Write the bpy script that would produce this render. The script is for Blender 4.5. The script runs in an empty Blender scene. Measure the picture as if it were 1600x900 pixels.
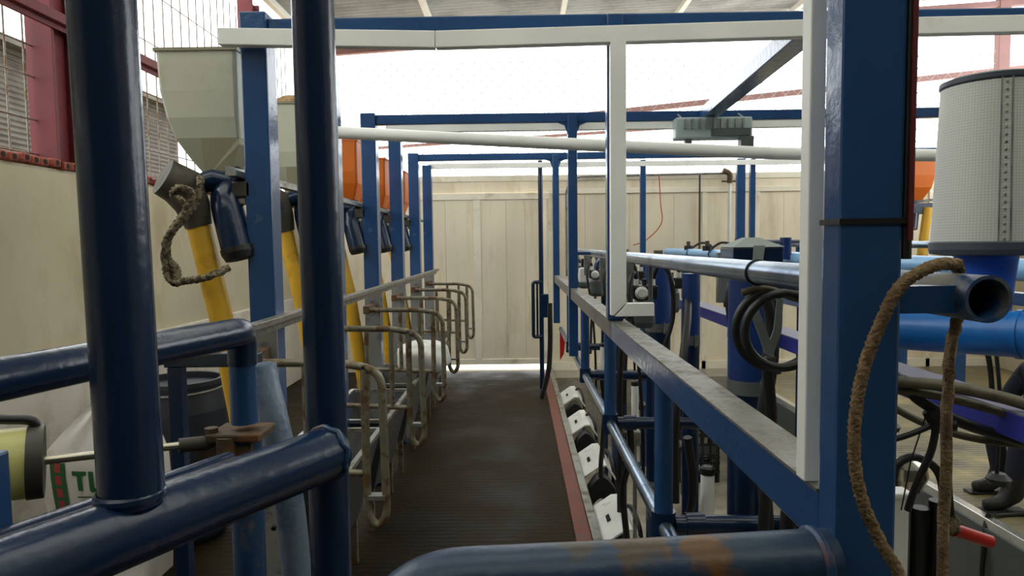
import bpy, bmesh, math, random
from mathutils import Vector, Matrix
random.seed(7)
R = math.radians
scene = bpy.context.scene
COL = scene.collection

# ------------------------------------------------------------------ camera, sky, exposure
cam_d = bpy.data.cameras.new('camera'); cam = bpy.data.objects.new('camera', cam_d); COL.objects.link(cam)
cam_d.sensor_width = 36.0; cam_d.lens = 36.0 * 1050 / 1600; cam_d.clip_start = 0.02; cam_d.clip_end = 300
fwd = Vector((math.sin(R(-.480)) * math.cos(R(-3.645)), math.cos(R(-.480)) * math.cos(R(-3.645)), math.sin(R(-3.645))))
rt0 = fwd.cross(Vector((0, 0, 1))).normalized(); up0 = rt0.cross(fwd)
cr, sr = math.cos(R(.7)), math.sin(R(.7))
rt = rt0 * cr - up0 * sr; up = rt0 * sr + up0 * cr
cam.matrix_world = Matrix(((rt.x, up.x, -fwd.x, 0), (rt.y, up.y, -fwd.y, 0), (rt.z, up.z, -fwd.z, 1.6), (0, 0, 0, 1)))
scene.camera = cam

world = bpy.data.worlds.new('overcast_sky'); scene.world = world; world.use_nodes = True
bg = world.node_tree.nodes['Background']
bg.inputs[0].default_value = (0.965, 1.0, 1.0, 1); bg.inputs[1].default_value = 3.0
vs = scene.view_settings
vs.view_transform = 'Standard'; vs.look = 'None'; vs.exposure = 0.55; vs.gamma = 1.0; vs.use_curve_mapping = False
scene.cycles.max_bounces = 8; scene.cycles.diffuse_bounces = 5

# ------------------------------------------------------------------ materials
def srgb(r, g, b):
    f = lambda c: c / 12.92 if c <= .04045 else ((c + .055) / 1.055) ** 2.4
    return (f(r / 255), f(g / 255), f(b / 255), 1)

def mat(name, col, rough=.5, metal=0., col2=None, scale=6., lo=.5, hi=.62, rough2=None, bump=0., bscale=60., trans=0., stretch=(1, 1, 1), spec=.5, coat=0.):
    m = bpy.data.materials.new(name); m.use_nodes = True
    nt = m.node_tree; b = nt.nodes['Principled BSDF']
    b.inputs['Roughness'].default_value = rough; b.inputs['Metallic'].default_value = metal
    b.inputs['Specular IOR Level'].default_value = spec; b.inputs['Coat Weight'].default_value = coat
    tc = nt.nodes.new('ShaderNodeTexCoord'); mp = nt.nodes.new('ShaderNodeMapping'); mp.inputs['Scale'].default_value = stretch
    nt.links.new(tc.outputs['Object'], mp.inputs[0])
    base = nt.nodes.new('ShaderNodeRGB'); base.outputs[0].default_value = srgb(*col)
    out = base.outputs[0]
    n2 = nt.nodes.new('ShaderNodeTexNoise'); n2.inputs['Scale'].default_value = scale * .35; n2.inputs['Detail'].default_value = 3
    nt.links.new(mp.outputs[0], n2.inputs[0])
    mr = nt.nodes.new('ShaderNodeMapRange'); mr.inputs[1].default_value = .3; mr.inputs[2].default_value = .7; mr.inputs[3].default_value = .86; mr.inputs[4].default_value = 1.1
    nt.links.new(n2.outputs[0], mr.inputs[0])
    hs = nt.nodes.new('ShaderNodeHueSaturation'); nt.links.new(mr.outputs[0], hs.inputs['Value']); nt.links.new(out, hs.inputs['Color']); out = hs.outputs[0]
    if col2:
        n = nt.nodes.new('ShaderNodeTexNoise'); n.inputs['Scale'].default_value = scale; n.inputs['Detail'].default_value = 6; n.inputs['Roughness'].default_value = .65
        nt.links.new(mp.outputs[0], n.inputs[0])
        rr = nt.nodes.new('ShaderNodeMapRange'); rr.inputs[1].default_value = lo; rr.inputs[2].default_value = hi
        nt.links.new(n.outputs[0], rr.inputs[0])
        mx = nt.nodes.new('ShaderNodeMix'); mx.data_type = 'RGBA'; nt.links.new(rr.outputs[0], mx.inputs[0]); nt.links.new(out, mx.inputs[6]); mx.inputs[7].default_value = srgb(*col2)
        out = mx.outputs[2]
        if rough2 is not None:
            r2 = nt.nodes.new('ShaderNodeMapRange'); r2.inputs[3].default_value = rough; r2.inputs[4].default_value = rough2
            nt.links.new(rr.outputs[0], r2.inputs[0]); nt.links.new(r2.outputs[0], b.inputs['Roughness'])
    nt.links.new(out, b.inputs['Base Color'])
    if bump:
        nb = nt.nodes.new('ShaderNodeTexNoise'); nb.inputs['Scale'].default_value = bscale; nb.inputs['Detail'].default_value = 4
        nt.links.new(mp.outputs[0], nb.inputs[0])
        bp = nt.nodes.new('ShaderNodeBump'); bp.inputs['Strength'].default_value = bump; bp.inputs['Distance'].default_value = .01
        nt.links.new(nb.outputs[0], bp.inputs['Height']); nt.links.new(bp.outputs[0], b.inputs['Normal'])
    if trans:
        tr = nt.nodes.new('ShaderNodeBsdfTranslucent'); nt.links.new(out, tr.inputs[0])
        ms = nt.nodes.new('ShaderNodeMixShader'); ms.inputs[0].default_value = trans
        nt.links.new(b.outputs[0], ms.inputs[1]); nt.links.new(tr.outputs[0], ms.inputs[2])
        nt.links.new(ms.outputs[0], nt.nodes['Material Output'].inputs[0])
    return m

MT = {}
MT['blue'] = mat('navy blue gloss paint', (38, 74, 120), .2, 0, (74, 88, 104), 9, .66, .74, rough2=.6, bump=.12, bscale=35)
MT['navy'] = mat('dark navy gloss paint', (14, 36, 66), .22, 0, (60, 66, 72), 12, .7, .76, bump=.1, bscale=40)
MT['blueworn'] = mat('worn blue paint', (30, 64, 102), .4, 0, (104, 100, 88), 7, .52, .62, rough2=.7, bump=.25, bscale=30)
MT['bluerust'] = mat('rusty blue paint', (24, 58, 98), .4, 0, (112, 66, 28), 9, .56, .64, rough2=.8, bump=.3, bscale=40)
MT['tank'] = mat('royal blue plastic', (18, 52, 112), .4, 0, bump=.05)
MT['pvcblue'] = mat('bright blue pipe', (26, 104, 180), .3, 0, (18, 76, 140), 5, .55, .75)
MT['paleblue'] = mat('pale blue pipe', (130, 180, 225), .35, 0)
MT['purple'] = mat('violet blue paint', (52, 56, 150), .4, 0)
MT['lavender'] = mat('dusty violet top', (118, 116, 138), .6, 0)  # lilac pipe colour; also paints the lit top of the channel
MT['galv'] = mat('galvanised steel', (165, 166, 160), .38, .75, (120, 112, 98), 10, .5, .68, rough2=.6, bump=.08)
MT['edge'] = mat('steel lightened as sky glare', (216, 216, 212), .22, .7, (170, 168, 160), 8, .55, .72)  # lighter steel; reflection of the sky is put into the colour
MT['steel'] = mat('polished blue grey steel', (128, 146, 166), .24, .85, (70, 92, 120), 6, .5, .65)
MT['dusty'] = mat('dusty worn steel', (120, 116, 108), .4, .45, (108, 103, 95), 24, .48, .7, rough2=.75, bump=.15)
MT['greysteel'] = mat('brushed grey steel', (112, 114, 116), .34, .6, (80, 84, 92), 7, .5, .66)
MT['greypaint'] = mat('worn grey paint', (128, 128, 124), .55, .1, (86, 90, 96), 9, .5, .62, bump=.2)
MT['bluegrey'] = mat('scuffed blue grey paint', (108, 122, 140), .4, .15, (60, 84, 116), 8, .48, .62, bump=.25)
MT['gate'] = mat('grimy galvanised tube', (128, 122, 104), .45, .4, (104, 78, 50), 14, .5, .6, rough2=.75, bump=.25)
MT['trunk'] = mat('white plastic trunking', (242, 242, 238), .45, 0, (222, 220, 210), 5, .62, .78)
MT['white'] = mat('white enamel', (222, 222, 218), .4, 0, (170, 166, 156), 9, .6, .72)
MT['cream'] = mat('cream hopper plastic', (204, 204, 184), .5, 0, (184, 182, 156), 5, .5, .7, trans=.12)
MT['creamdark'] = mat('olive hopper plastic', (140, 136, 110), .5, 0)
MT['orange'] = mat('orange hopper plastic', (232, 128, 40), .4, 0, trans=.3)
MT['yellow'] = mat('yellow feed tube', (216, 168, 44), .42, 0, (176, 128, 40), 6, .55, .7, bump=.06)
MT['hood'] = mat('brown grey rubber hood', (84, 78, 70), .6, 0, (60, 54, 46), 9, .5, .62)
MT['black'] = mat('black rubber', (24, 24, 24), .45, 0, bump=.1)
MT['olive'] = mat('grimy olive hose', (92, 86, 66), .5, 0, (60, 54, 40), 10, .48, .6)
MT['rope'] = mat('brown fibre rope', (136, 112, 80), .9, 0, (92, 68, 44), 22, .45, .65, bump=.7, bscale=220)
MT['palerope'] = mat('pale knotted rope', (142, 130, 104), .9, 0, (70, 60, 46), 60, .45, .55, bump=.7, bscale=200)
MT['redsteel'] = mat('dull red primer', (100, 20, 30), .65, 0, (80, 20, 26), 7, .5, .7)
MT['redbloom'] = mat('red primer paled as sky bloom', (150, 112, 108), .7, 0)  # paler primer copy; bloom from the bright sky is put into the colour
MT['redpaint'] = mat('worn red floor paint', (118, 62, 50), .55, 0, (98, 76, 62), 9, .5, .66, rough2=.6, bump=.2)
MT['red'] = mat('red plastic', (190, 30, 26), .4)
MT['brick'] = mat('red clay brick', (150, 76, 58), .85, 0, (112, 56, 44), 16, .45, .65, bump=.4)
MT['dark'] = mat('dark hollow', (38, 26, 22), .9)
MT['mortar'] = mat('pale mortar', (184, 176, 158), .9, 0, bump=.5, bscale=40)
MT['wall'] = mat('beige plaster', (184, 176, 150), .8, 0, (164, 154, 124), 2.2, .5, .7, bump=.15, bscale=18, stretch=(1, 1, .5))
MT['rearwall_dim'] = mat('grey darkened against bounce light', (62, 62, 60), .85, 0)  # rear wall tone, darkened so less light reflects in the near pipes
MT['wallow'] = mat('pale lower plaster', (204, 198, 186), .8, 0, (176, 166, 150), 3, .5, .7, bump=.15, bscale=18)
MT['panel'] = mat('cream painted sheet', (230, 219, 194), .5, 0, (210, 194, 162), 2.6, .52, .72, stretch=(2, 2, .35))
MT['panelframe'] = mat('cream painted frame', (236, 228, 208), .5, 0, (204, 188, 160), 4, .55, .72)
MT['concrete'] = mat('pale pit concrete', (160, 152, 136), .6, 0, (112, 104, 90), 3, .45, .65, rough2=.3, bump=.15)
MT['plate'] = mat('grey green steel plate', (84, 90, 88), .4, .2)
MT['ground'] = mat('dry pale ground', (206, 190, 158), .9, 0, (176, 154, 116), .7, .45, .65)
MT['litground'] = mat('concrete yard whitened as lit', (236, 230, 218), .9, 0, (214, 204, 186), .7, .45, .65)  # yard colour whitened so the gap under the door reads bright
MT['earth'] = mat('tan earth bank', (176, 148, 104), .95, 0, (120, 96, 66), .8, .45, .6, bump=.5, bscale=4)
MT['shed'] = mat('weathered corrugated iron', (70, 66, 58), .8, 0, (54, 48, 42), 2, .45, .6)
MT['timber'] = mat('weathered timber', (166, 140, 100), .8, 0, (124, 98, 66), 5, .5, .65, stretch=(1, .2, 1))
MT['leaf'] = mat('dull green foliage', (70, 74, 56), .8, 0, (50, 52, 38), 3, .45, .6)
MT['roof'] = mat('grey fibre roof sheet', (168, 168, 164), .8, 0, (136, 136, 132), 1.5, .45, .65, trans=.07)
MT['added_skylight'] = mat('milky sheet added for light', (226, 224, 212), .6, 0, trans=.8)  # for unseen roof sheets added to let more daylight in
MT['purlin'] = mat('white painted purlin', (232, 230, 222), .5, 0)
MT['wire'] = mat('grey wire', (126, 120, 108), .5, .3, (110, 80, 56), 12, .5, .6)
MT['barrel'] = mat('dark blue drum plastic', (34, 38, 48), .5)
MT['sack'] = mat('woven white sack', (232, 228, 222), .7, 0, (206, 190, 176), 6, .6, .75, bump=.2, bscale=25)
MT['green'] = mat('green print', (40, 104, 62), .7)
MT['redprint'] = mat('red print', (176, 62, 58), .7)
MT['cylyellow'] = mat('yellowed clear cylinder', (206, 202, 128), .35, 0, trans=.15)
MT['darkcap'] = mat('dark grey cast cap', (62, 58, 50), .5, .1)
MT['rodmetal'] = mat('polished rod', (190, 184, 166), .2, .9)
MT['brown'] = mat('grimy brown cast iron', (84, 70, 52), .7, .2, (112, 74, 40), 12, .5, .6, bump=.4)
MT['filter'] = None
MT['filterrim'] = mat('grey blue rubber rim', (66, 74, 84), .5)
MT['cup'] = mat('cobalt blue cup', (34, 92, 200), .35)
MT['grain'] = mat('brown meal feed', (168, 136, 88), .95, 0, (120, 92, 56), 40, .45, .6, bump=.8, bscale=70)
MT['clear'] = mat('hazy clear plastic', (190, 205, 205), .25, 0, trans=.3)
MT['band'] = mat('steel grey band', (122, 128, 128), .35, .5)
MT['crate'] = mat('black crate plastic', (22, 24, 26), .5)
MT['strap'] = mat('grey webbing strap', (136, 144, 142), .6)
MT['cloth'] = mat('dark navy work cloth', (26, 30, 46), .85, 0, bump=.2, bscale=40)
MT['boot'] = mat('black rubber boot', (28, 27, 26), .5)
MT['skin'] = mat('skin', (150, 104, 78), .55)
MT['hair'] = mat('black hair', (22, 18, 16), .6)
MT['hole'] = mat('dark slot', (10, 10, 10), .9)

def floor_mat(k=.6, gloss=0., g=0):
    m = bpy.data.materials.new('wet grooved concrete'); m.use_nodes = True; nt = m.node_tree; b = nt.nodes['Principled BSDF']
    tc = nt.nodes.new('ShaderNodeTexCoord')
    n = nt.nodes.new('ShaderNodeTexNoise'); n.inputs['Scale'].default_value = 2.2; n.inputs['Detail'].default_value = 7; n.inputs['Roughness'].default_value = .6
    nt.links.new(tc.outputs['Object'], n.inputs[0])
    cr_ = nt.nodes.new('ShaderNodeValToRGB'); nt.links.new(n.outputs[0], cr_.inputs[0])
    e = cr_.color_ramp.elements; e[0].position = .32; e[0].color = srgb(46 * k, 36 * k + g, 20 * k + 2 * g); e[1].position = .72; e[1].color = srgb(94 * k, 77 * k + g, 44 * k + 2 * g)
    x = cr_.color_ramp.elements.new(.5); x.color = srgb(64 * k, 51 * k + g, 29 * k + 2 * g)
    n3 = nt.nodes.new('ShaderNodeTexNoise'); n3.inputs['Scale'].default_value = 1.3; nt.links.new(tc.outputs['Object'], n3.inputs[0])
    mr3 = nt.nodes.new('ShaderNodeMapRange'); mr3.inputs[1].default_value = .58; mr3.inputs[2].default_value = .7; mr3.inputs[4].default_value = .5; nt.links.new(n3.outputs[0], mr3.inputs[0])
    mx = nt.nodes.new('ShaderNodeMix'); mx.data_type = 'RGBA'; nt.links.new(mr3.outputs[0], mx.inputs[0]); nt.links.new(cr_.outputs[0], mx.inputs[6]); mx.inputs[7].default_value = srgb(74 * k, 72 * k, 66 * k)
    nt.links.new(mx.outputs[2], b.inputs['Base Color'])
    w = nt.nodes.new('ShaderNodeTexWave'); w.wave_type = 'BANDS'; w.bands_direction = 'Y'; w.inputs['Scale'].default_value = 6.5; w.inputs['Distortion'].default_value = 2.6; w.inputs['Detail'].default_value = 2; w.inputs['Detail Scale'].default_value = 2
    nt.links.new(tc.outputs['Object'], w.inputs[0])
    bp = nt.nodes.new('ShaderNodeBump'); bp.inputs['Strength'].default_value = .3; bp.inputs['Distance'].default_value = .010
    nt.links.new(w.outputs['Fac'], bp.inputs['Height']); nt.links.new(bp.outputs[0], b.inputs['Normal'])
    r = nt.nodes.new('ShaderNodeMapRange'); r.inputs[1].default_value = .35; r.inputs[2].default_value = .65; b.inputs['Specular IOR Level'].default_value = .12 + gloss * 2.6; r.inputs[3].default_value = .45 - gloss; r.inputs[4].default_value = .75 - gloss
    nt.links.new(n.outputs[0], r.inputs[0]); nt.links.new(r.outputs[0], b.inputs['Roughness'])
    return m
MT['floor'] = floor_mat()
MT['floor_glare'] = floor_mat(1.8, .14, 14)  # paler copy; glare off the wet surface is put into the colour

def filter_mat():
    m = bpy.data.materials.new('perforated filter mesh'); m.use_nodes = True; nt = m.node_tree; b = nt.nodes['Principled BSDF']
    tc = nt.nodes.new('ShaderNodeTexCoord'); mp = nt.nodes.new('ShaderNodeMapping'); mp.inputs['Scale'].default_value = (150, 150, 1); nt.links.new(tc.outputs['UV'], mp.inputs[0])
    mp.inputs['Rotation'].default_value = (0, 0, R(45))
    ck = nt.nodes.new('ShaderNodeTexChecker'); ck.inputs['Scale'].default_value = 1.0; nt.links.new(mp.outputs[0], ck.inputs[0])
    ck.inputs[1].default_value = srgb(204, 206, 200); ck.inputs[2].default_value = srgb(188, 190, 184)
    nt.links.new(ck.outputs[0], b.inputs['Base Color']); b.inputs['Roughness'].default_value = .6; b.inputs['Metallic'].default_value = .15
    bp = nt.nodes.new('ShaderNodeBump'); bp.inputs['Strength'].default_value = .4; bp.inputs['Distance'].default_value = .004
    nt.links.new(ck.outputs['Fac'], bp.inputs['Height']); nt.links.new(bp.outputs[0], b.inputs['Normal'])
    return m
MT['filter'] = filter_mat()
def gate_rust():
    m = mat('blue paint with rust patches', (18, 46, 76), .4, 0, (28, 54, 76), 10, .5, .7, bump=.2, bscale=40); nt = m.node_tree; b = nt.nodes['Principled BSDF']
    src = b.inputs['Base Color'].links[0].from_socket; tc = nt.nodes['Texture Coordinate']
    nz = nt.nodes.new('ShaderNodeTexNoise'); nz.inputs['Scale'].default_value = 34; nz.inputs['Detail'].default_value = 5; nt.links.new(tc.outputs['Object'], nz.inputs[0])
    prev = src
    for c, r_, cc in (((.03, .02, 1.28), .040, (66, 48, 26)), ((.10, .005, 1.27), .034, (92, 60, 24)), ((-.04, .02, 1.285), .035, (56, 50, 42))):
        d = nt.nodes.new('ShaderNodeVectorMath'); d.operation = 'DISTANCE'; nt.links.new(tc.outputs['Object'], d.inputs[0]); d.inputs[1].default_value = c
        a = nt.nodes.new('ShaderNodeMath'); a.operation = 'MULTIPLY_ADD'; nt.links.new(nz.outputs[0], a.inputs[0]); a.inputs[1].default_value = .10; nt.links.new(d.outputs['Value'], a.inputs[2])
        k = nt.nodes.new('ShaderNodeMapRange'); k.inputs[1].default_value = r_ + .055; k.inputs[2].default_value = r_ + .035; nt.links.new(a.outputs[0], k.inputs[0])
        mx = nt.nodes.new('ShaderNodeMix'); mx.data_type = 'RGBA'; nt.links.new(k.outputs[0], mx.inputs[0]); nt.links.new(prev, mx.inputs[6]); mx.inputs[7].default_value = srgb(*cc); prev = mx.outputs[2]
    nt.links.new(prev, b.inputs['Base Color']); return m
MT['gaterust'] = gate_rust()

# ------------------------------------------------------------------ mesh helpers
ROOT = {}
class MB:
    def __init__(s): s.v = []; s.f = []; s.sm = []; s.uv = None
    def add(s, vs_, fs, smooth=False):
        o = len(s.v); s.v += [tuple(p) for p in vs_]
        for f in fs: s.f.append([i + o for i in f]); s.sm.append(smooth)
        return s
    def box(s, a, b):
        x0, y0, z0 = a; x1, y1, z1 = b
        return s.add([(x0, y0, z0), (x1, y0, z0), (x1, y1, z0), (x0, y1, z0), (x0, y0, z1), (x1, y0, z1), (x1, y1, z1), (x0, y1, z1)],
                     [(0, 3, 2, 1), (4, 5, 6, 7), (0, 1, 5, 4), (1, 2, 6, 5), (2, 3, 7, 6), (3, 0, 4, 7)])
    def bar(s, p, q, w, h, upv=(0, 0, 1)):
        p = Vector(p); q = Vector(q); d = (q - p).normalized(); u = Vector(upv); sd = d.cross(u).normalized(); u = sd.cross(d)
        c = []
        for e in (p, q):
            for a, b in ((-1, -1), (1, -1), (1, 1), (-1, 1)): c.append(e + sd * (w / 2 * a) + u * (h / 2 * b))
        return s.add(c, [(0, 1, 2, 3), (7, 6, 5, 4), (0, 4, 5, 1), (1, 5, 6, 2), (2, 6, 7, 3), (3, 7, 4, 0)])
    def tube(s, pts, r, n=10, caps=True, closed=False, rf=None, twist=0.):
        pts = [Vector(p) for p in pts]; k = len(pts)
        rs = r if isinstance(r, (list, tuple)) else [r] * k
        tan = []
        for i in range(k):
            if closed: t = pts[(i + 1) % k] - pts[i - 1]
            else: t = pts[min(i + 1, k - 1)] - pts[max(i - 1, 0)]
            tan.append(t.normalized() if t.length > 1e-9 else Vector((0, 0, 1)))
        ref = Vector((0, 0, 1)) if abs(tan[0].z) < .9 else Vector((1, 0, 0))
        nrm = (ref - tan[0] * ref.dot(tan[0])).normalized(); vs_ = []; L = 0
        for i in range(k):
            if i: L += (pts[i] - pts[i - 1]).length
            nrm = (nrm - tan[i] * nrm.dot(tan[i])).normalized(); bn = tan[i].cross(nrm)
            for j in range(n):
                a = 2 * math.pi * j / n
                rr = rs[i] * (rf(a + twist * L) if rf else 1)
                vs_.append(pts[i] + nrm * (math.cos(a) * rr) + bn * (math.sin(a) * rr))
        fs = []
        for i in range(k if closed else k - 1):
            i2 = (i + 1) % k
            for j in range(n): fs.append((i * n + j, i * n + (j + 1) % n, i2 * n + (j + 1) % n, i2 * n + j))
        s.add(vs_, fs, True)
        if caps and not closed:
            s.add(vs_[:n], [tuple(reversed(range(n)))]); s.add(vs_[-n:], [tuple(range(n))])
        return s
    def cyl(s, p, q, r, n=16, r2=None): return s.tube([p, q], [r, r if r2 is None else r2], n)
    def lathe(s, prof, c, n=24, axis=(0, 0, 1)):
        ax = Vector(axis).normalized(); ref = Vector((1, 0, 0)) if abs(ax.x) < .9 else Vector((0, 1, 0))
        a1 = (ref - ax * ref.dot(ax)).normalized(); a2 = ax.cross(a1); c = Vector(c)
        for i in range(len(prof) - 1):
            (r0, h0), (r1, h1) = prof[i], prof[i + 1]; vs_ = []
            for r_, h_ in ((r0, h0), (r1, h1)):
                for j in range(n):
                    t = 2 * math.pi * j / n; vs_.append(c + ax * h_ + a1 * (r_ * math.cos(t)) + a2 * (r_ * math.sin(t)))
            s.add(vs_, [(j, (j + 1) % n, n + (j + 1) % n, n + j) for j in range(n)], True)
        return s
    def prism(s, poly, d):
        n = len(poly); d = Vector(d); a = [Vector(p) for p in poly]; b = [p + d for p in a]
        return s.add(a + b, [tuple(range(n)), tuple(range(2 * n - 1, n - 1, -1))] + [(i, i + n, (i + 1) % n + n, (i + 1) % n) for i in range(n)])
    def rings(s, rings, smooth=False, cap=True):
        n = len(rings[0]); vs_ = [p for r_ in rings for p in r_]; fs = []
        for i in range(len(rings) - 1):
            for j in range(n): fs.append((i * n + j, i * n + (j + 1) % n, (i + 1) * n + (j + 1) % n, (i + 1) * n + j))
        s.add(vs_, fs, smooth)
        if cap: s.add(rings[0], [tuple(reversed(range(n)))]); s.add(rings[-1], [tuple(range(n))])
        return s
    def build(s, name, m, parent=None, bevel=0, label=None, cat=None, group=None, kind=None, weld=False):
        me = bpy.data.meshes.new(name)
        if parent is not None: off = ROOT[parent.name]
        else:
            xs = [p[0] for p in s.v]; ys = [p[1] for p in s.v]; zs = [p[2] for p in s.v]
            off = Vector(((min(xs) + max(xs)) / 2, (min(ys) + max(ys)) / 2, min(zs)))
        me.from_pydata([(p[0] - off.x, p[1] - off.y, p[2] - off.z) for p in s.v], [], s.f)
        me.polygons.foreach_set('use_smooth', s.sm); me.update()
        bm = bmesh.new(); bm.from_mesh(me)
        if weld: bmesh.ops.remove_doubles(bm, verts=bm.verts, dist=1e-5)
        bmesh.ops.recalc_face_normals(bm, faces=bm.faces); bm.to_mesh(me); bm.free()
        o = bpy.data.objects.new(name, me); COL.objects.link(o); me.materials.append(MT[m])
        if parent is not None: o.parent = parent; ROOT[o.name] = off
        else: o.location = off; ROOT[o.name] = off
        if bevel:
            bv = o.modifiers.new('bevel', 'BEVEL'); bv.width = bevel; bv.segments = 2; bv.limit_method = 'ANGLE'
        tag(o, label, cat, group, kind)
        return o

def tag(o, label=None, cat=None, group=None, kind=None):
    if label: o['label'] = label
    if cat: o['category'] = cat
    if group: o['group'] = group
    if kind: o['kind'] = kind
    return o
def thing(name, loc, label, cat, group=None, kind=None):
    o = bpy.data.objects.new(name, None); COL.objects.link(o); o.location = loc; o.empty_display_size = .05
    ROOT[o.name] = Vector(loc)
    return tag(o, label, cat, group, kind)
def copy_tree(o, d=(0, 0, 0), label=None, parent=None, group=None):
    c = o.copy(); COL.objects.link(c)
    if parent is None:
        c.location = o.location + Vector(d); ROOT[c.name] = ROOT[o.name] + Vector(d)
        if label: c['label'] = label
        if group: c['group'] = group
    else: c.parent = parent
    for ch in list(o.children): copy_tree(ch, parent=c)
    return c
def struct(o): o['kind'] = 'structure'; return o
def smooth_path(pts, n=8):
    p = [Vector(q) for q in pts]; out = []
    for i in range(len(p) - 1):
        a, b, c, d = p[max(i - 1, 0)], p[i], p[i + 1], p[min(i + 2, len(p) - 1)]
        for k in range(n):
            t = k / n
            out.append(.5 * ((2 * b) + (c - a) * t + (2 * a - 5 * b + 4 * c - d) * t * t + (3 * b - a - 3 * c + d) * t ** 3))
    out.append(p[-1]); return out
def fillet(pts, r, n=6):
    p = [Vector(q) for q in pts]; out = [p[0]]
    for i in range(1, len(p) - 1):
        a = (p[i - 1] - p[i]); b = (p[i + 1] - p[i]); rr = min(r, a.length * .49, b.length * .49)
        s0 = p[i] + a.normalized() * rr; s1 = p[i] + b.normalized() * rr
        for k in range(n + 1):
            t = k / n; out.append(s0 * (1 - t) ** 2 + p[i] * 2 * t * (1 - t) + s1 * t * t)
    out.append(p[-1]); return out
ropef = lambda a: 1 + .22 * math.cos(3 * a)
PY = [2.51 + .95 * i for i in range(6)]

# ================================================================== STRUCTURE
PIT = -.85
struct(MB().box((-2.7, -2.6, -1.0), (.30, 8.5, 0)).build('floor', 'floor', label='dark grooved concrete cow platform', cat='floor'))
struct(MB().box((.44, -2.6, -1.0), (2.64, 8.0, PIT)).build('floor_pit', 'concrete', label='pale concrete floor of the milking pit', cat='floor'))
struct(MB().box((2.70, -2.6, -1.0), (6.0, 8.5, 0)).build('floor_far', 'floor_glare', label='wet grooved concrete platform across the pit', cat='floor'))
struct(MB().box((.44, 8.0, -1.0), (2.70, 8.5, 0)).build('floor_end', 'concrete', label='concrete strip at the end of the pit', cat='floor'))
struct(MB().box((.30, -2.6, -1.0), (.39, 8.5, .012)).build('trim_1', 'redpaint', bevel=.008, label='worn red painted kerb strip along the pit edge', cat='kerb'))
struct(MB().box((.39, -2.6, -1.0), (.44, 8.5, .02)).build('trim_2', 'galv', bevel=.004, label='galvanised steel edge beside the red kerb', cat='kerb'))
struct(MB().box((2.64, -2.6, -1.0), (2.70, 8.0, .02)).build('trim_3', 'edge', bevel=.004, label='steel edge of the platform across the pit, lightened as sky reflection', cat='kerb'))
struct(MB().box((2.625, -2.6, PIT), (2.64, 8.0, -.03)).build('trim_4', 'plate', label='dark steel plate facing the far pit wall', cat='kerb'))
struct(MB().box((-40, -30, -.3), (-2.95, 60, -.08)).build('ground', 'ground', label='dry ground outside beyond the side wall', cat='ground'))
struct(MB().box((-2.95, 8.75, -.3), (60, 60, -.03)).build('ground', 'litground', label='ground outside behind the end wall, whitened to brighten the door gap', cat='ground'))

# side wall with ledge and its brick top course
wl = struct(MB().box((-2.95, -2.6, -.1), (-2.7, 8.75, 2.06)).build('wall_left', 'wall', label='beige plastered side wall', cat='wall'))
struct(MB().box((-2.7, -2.6, 0), (-2.66, 8.5, 1.0)).build('trim_5', 'wallow', bevel=.01, label='pale plinth along the foot of the side wall', cat='plinth'))
struct(MB().box((-2.93, -2.6, 2.06), (-2.74, 8.75, 2.085)).build('trim_6', 'mortar', label='mortar bed on top of the side wall', cat='mortar'))
bk = None
def brick_mesh(y):
    m = MB(); m.box((-2.935, y, 2.085), (-2.705, y + .07, 2.135)); return m
for i in range(92):
    y = .8 + i * .085
    if bk is None:
        bk = brick_mesh(y).build('brick', 'brick', wl, bevel=.012)
        hh = MB().cyl((-2.7052, y + .035, 2.11), (-2.702, y + .035, 2.11), .015, 10).build('hollow', 'dark', bk)
    else:
        b2 = bk.copy(); COL.objects.link(b2); b2.location = (random.uniform(-.012, .012), i * .085, random.uniform(-.006, .008)); b2.rotation_euler = (0, 0, 0)
        h2 = hh.copy(); COL.objects.link(h2); h2.parent = b2
struct(MB().box((6.0, -2.6, -.1), (6.2, 8.75, 2.06)).build('wall_right', 'wall', label='beige plastered wall beyond the far platform', cat='wall'))
struct(MB().box((-2.95, -2.85, -1.0), (6.2, -2.6, 4.9)).build('wall_rear', 'rearwall_dim', label='unseen grey wall behind the viewer, darkened to cut reflected light', cat='wall'))

struct(MB().box((-2.95, -2.6, 2.135), (-2.7, 1.15, 4.05)).build('wall_left_blocker', 'wall', label='unseen upper wall added beside the viewer to darken the foreground', cat='wall'))  # out of view, added to shut off side light near the camera
struct(MB().box((6.0, -2.6, 2.06), (6.2, 3.0, 4.95)).build('wall_right_blocker', 'wall', label='unseen upper wall added beyond the far platform to block side light', cat='wall'))  # unseen, added to keep light from the far side off the foreground
# end wall: sheet panels in a frame, with a sliding door raised off the floor
wb = thing('wall_back', (1.6, 8.5, 0), 'cream sheet metal end wall with frame and panels', 'wall', kind='structure')
def vpanel(x0, x1, z0, z1, y=8.53, parent=wb): return MB().box((x0, y, z0), (x1, y + .02, z1)).build('panel', 'panel', parent, bevel=.0025)
MB().box((-2.7, 8.5, 2.40), (6.0, 8.56, 2.475)).build('top_rail', 'panelframe', wb, bevel=.006)
MB().box((-2.7, 8.515, 2.26), (.40, 8.55, 2.40)).build('fascia', 'panel', wb)
MB().box((.40, 8.515, 2.30), (6.0, 8.55, 2.40)).build('fascia', 'panel', wb)
MB().box((-2.7, 8.5, -.02), (-1.30, 8.56, 2.26)).build('side_panel', 'panel', wb)
MB().box((.40, 8.5, 2.235), (6.0, 8.545, 2.30)).build('middle_rail', 'panelframe', wb, bevel=.006)
xs = [.40, .86, 1.42, 1.98, 2.30, 2.80, 3.36, 3.92, 4.5, 5.2, 6.0]
for a, b in zip(xs, xs[1:]): vpanel(a + .001, b - .001, -.02, 2.235)
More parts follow.
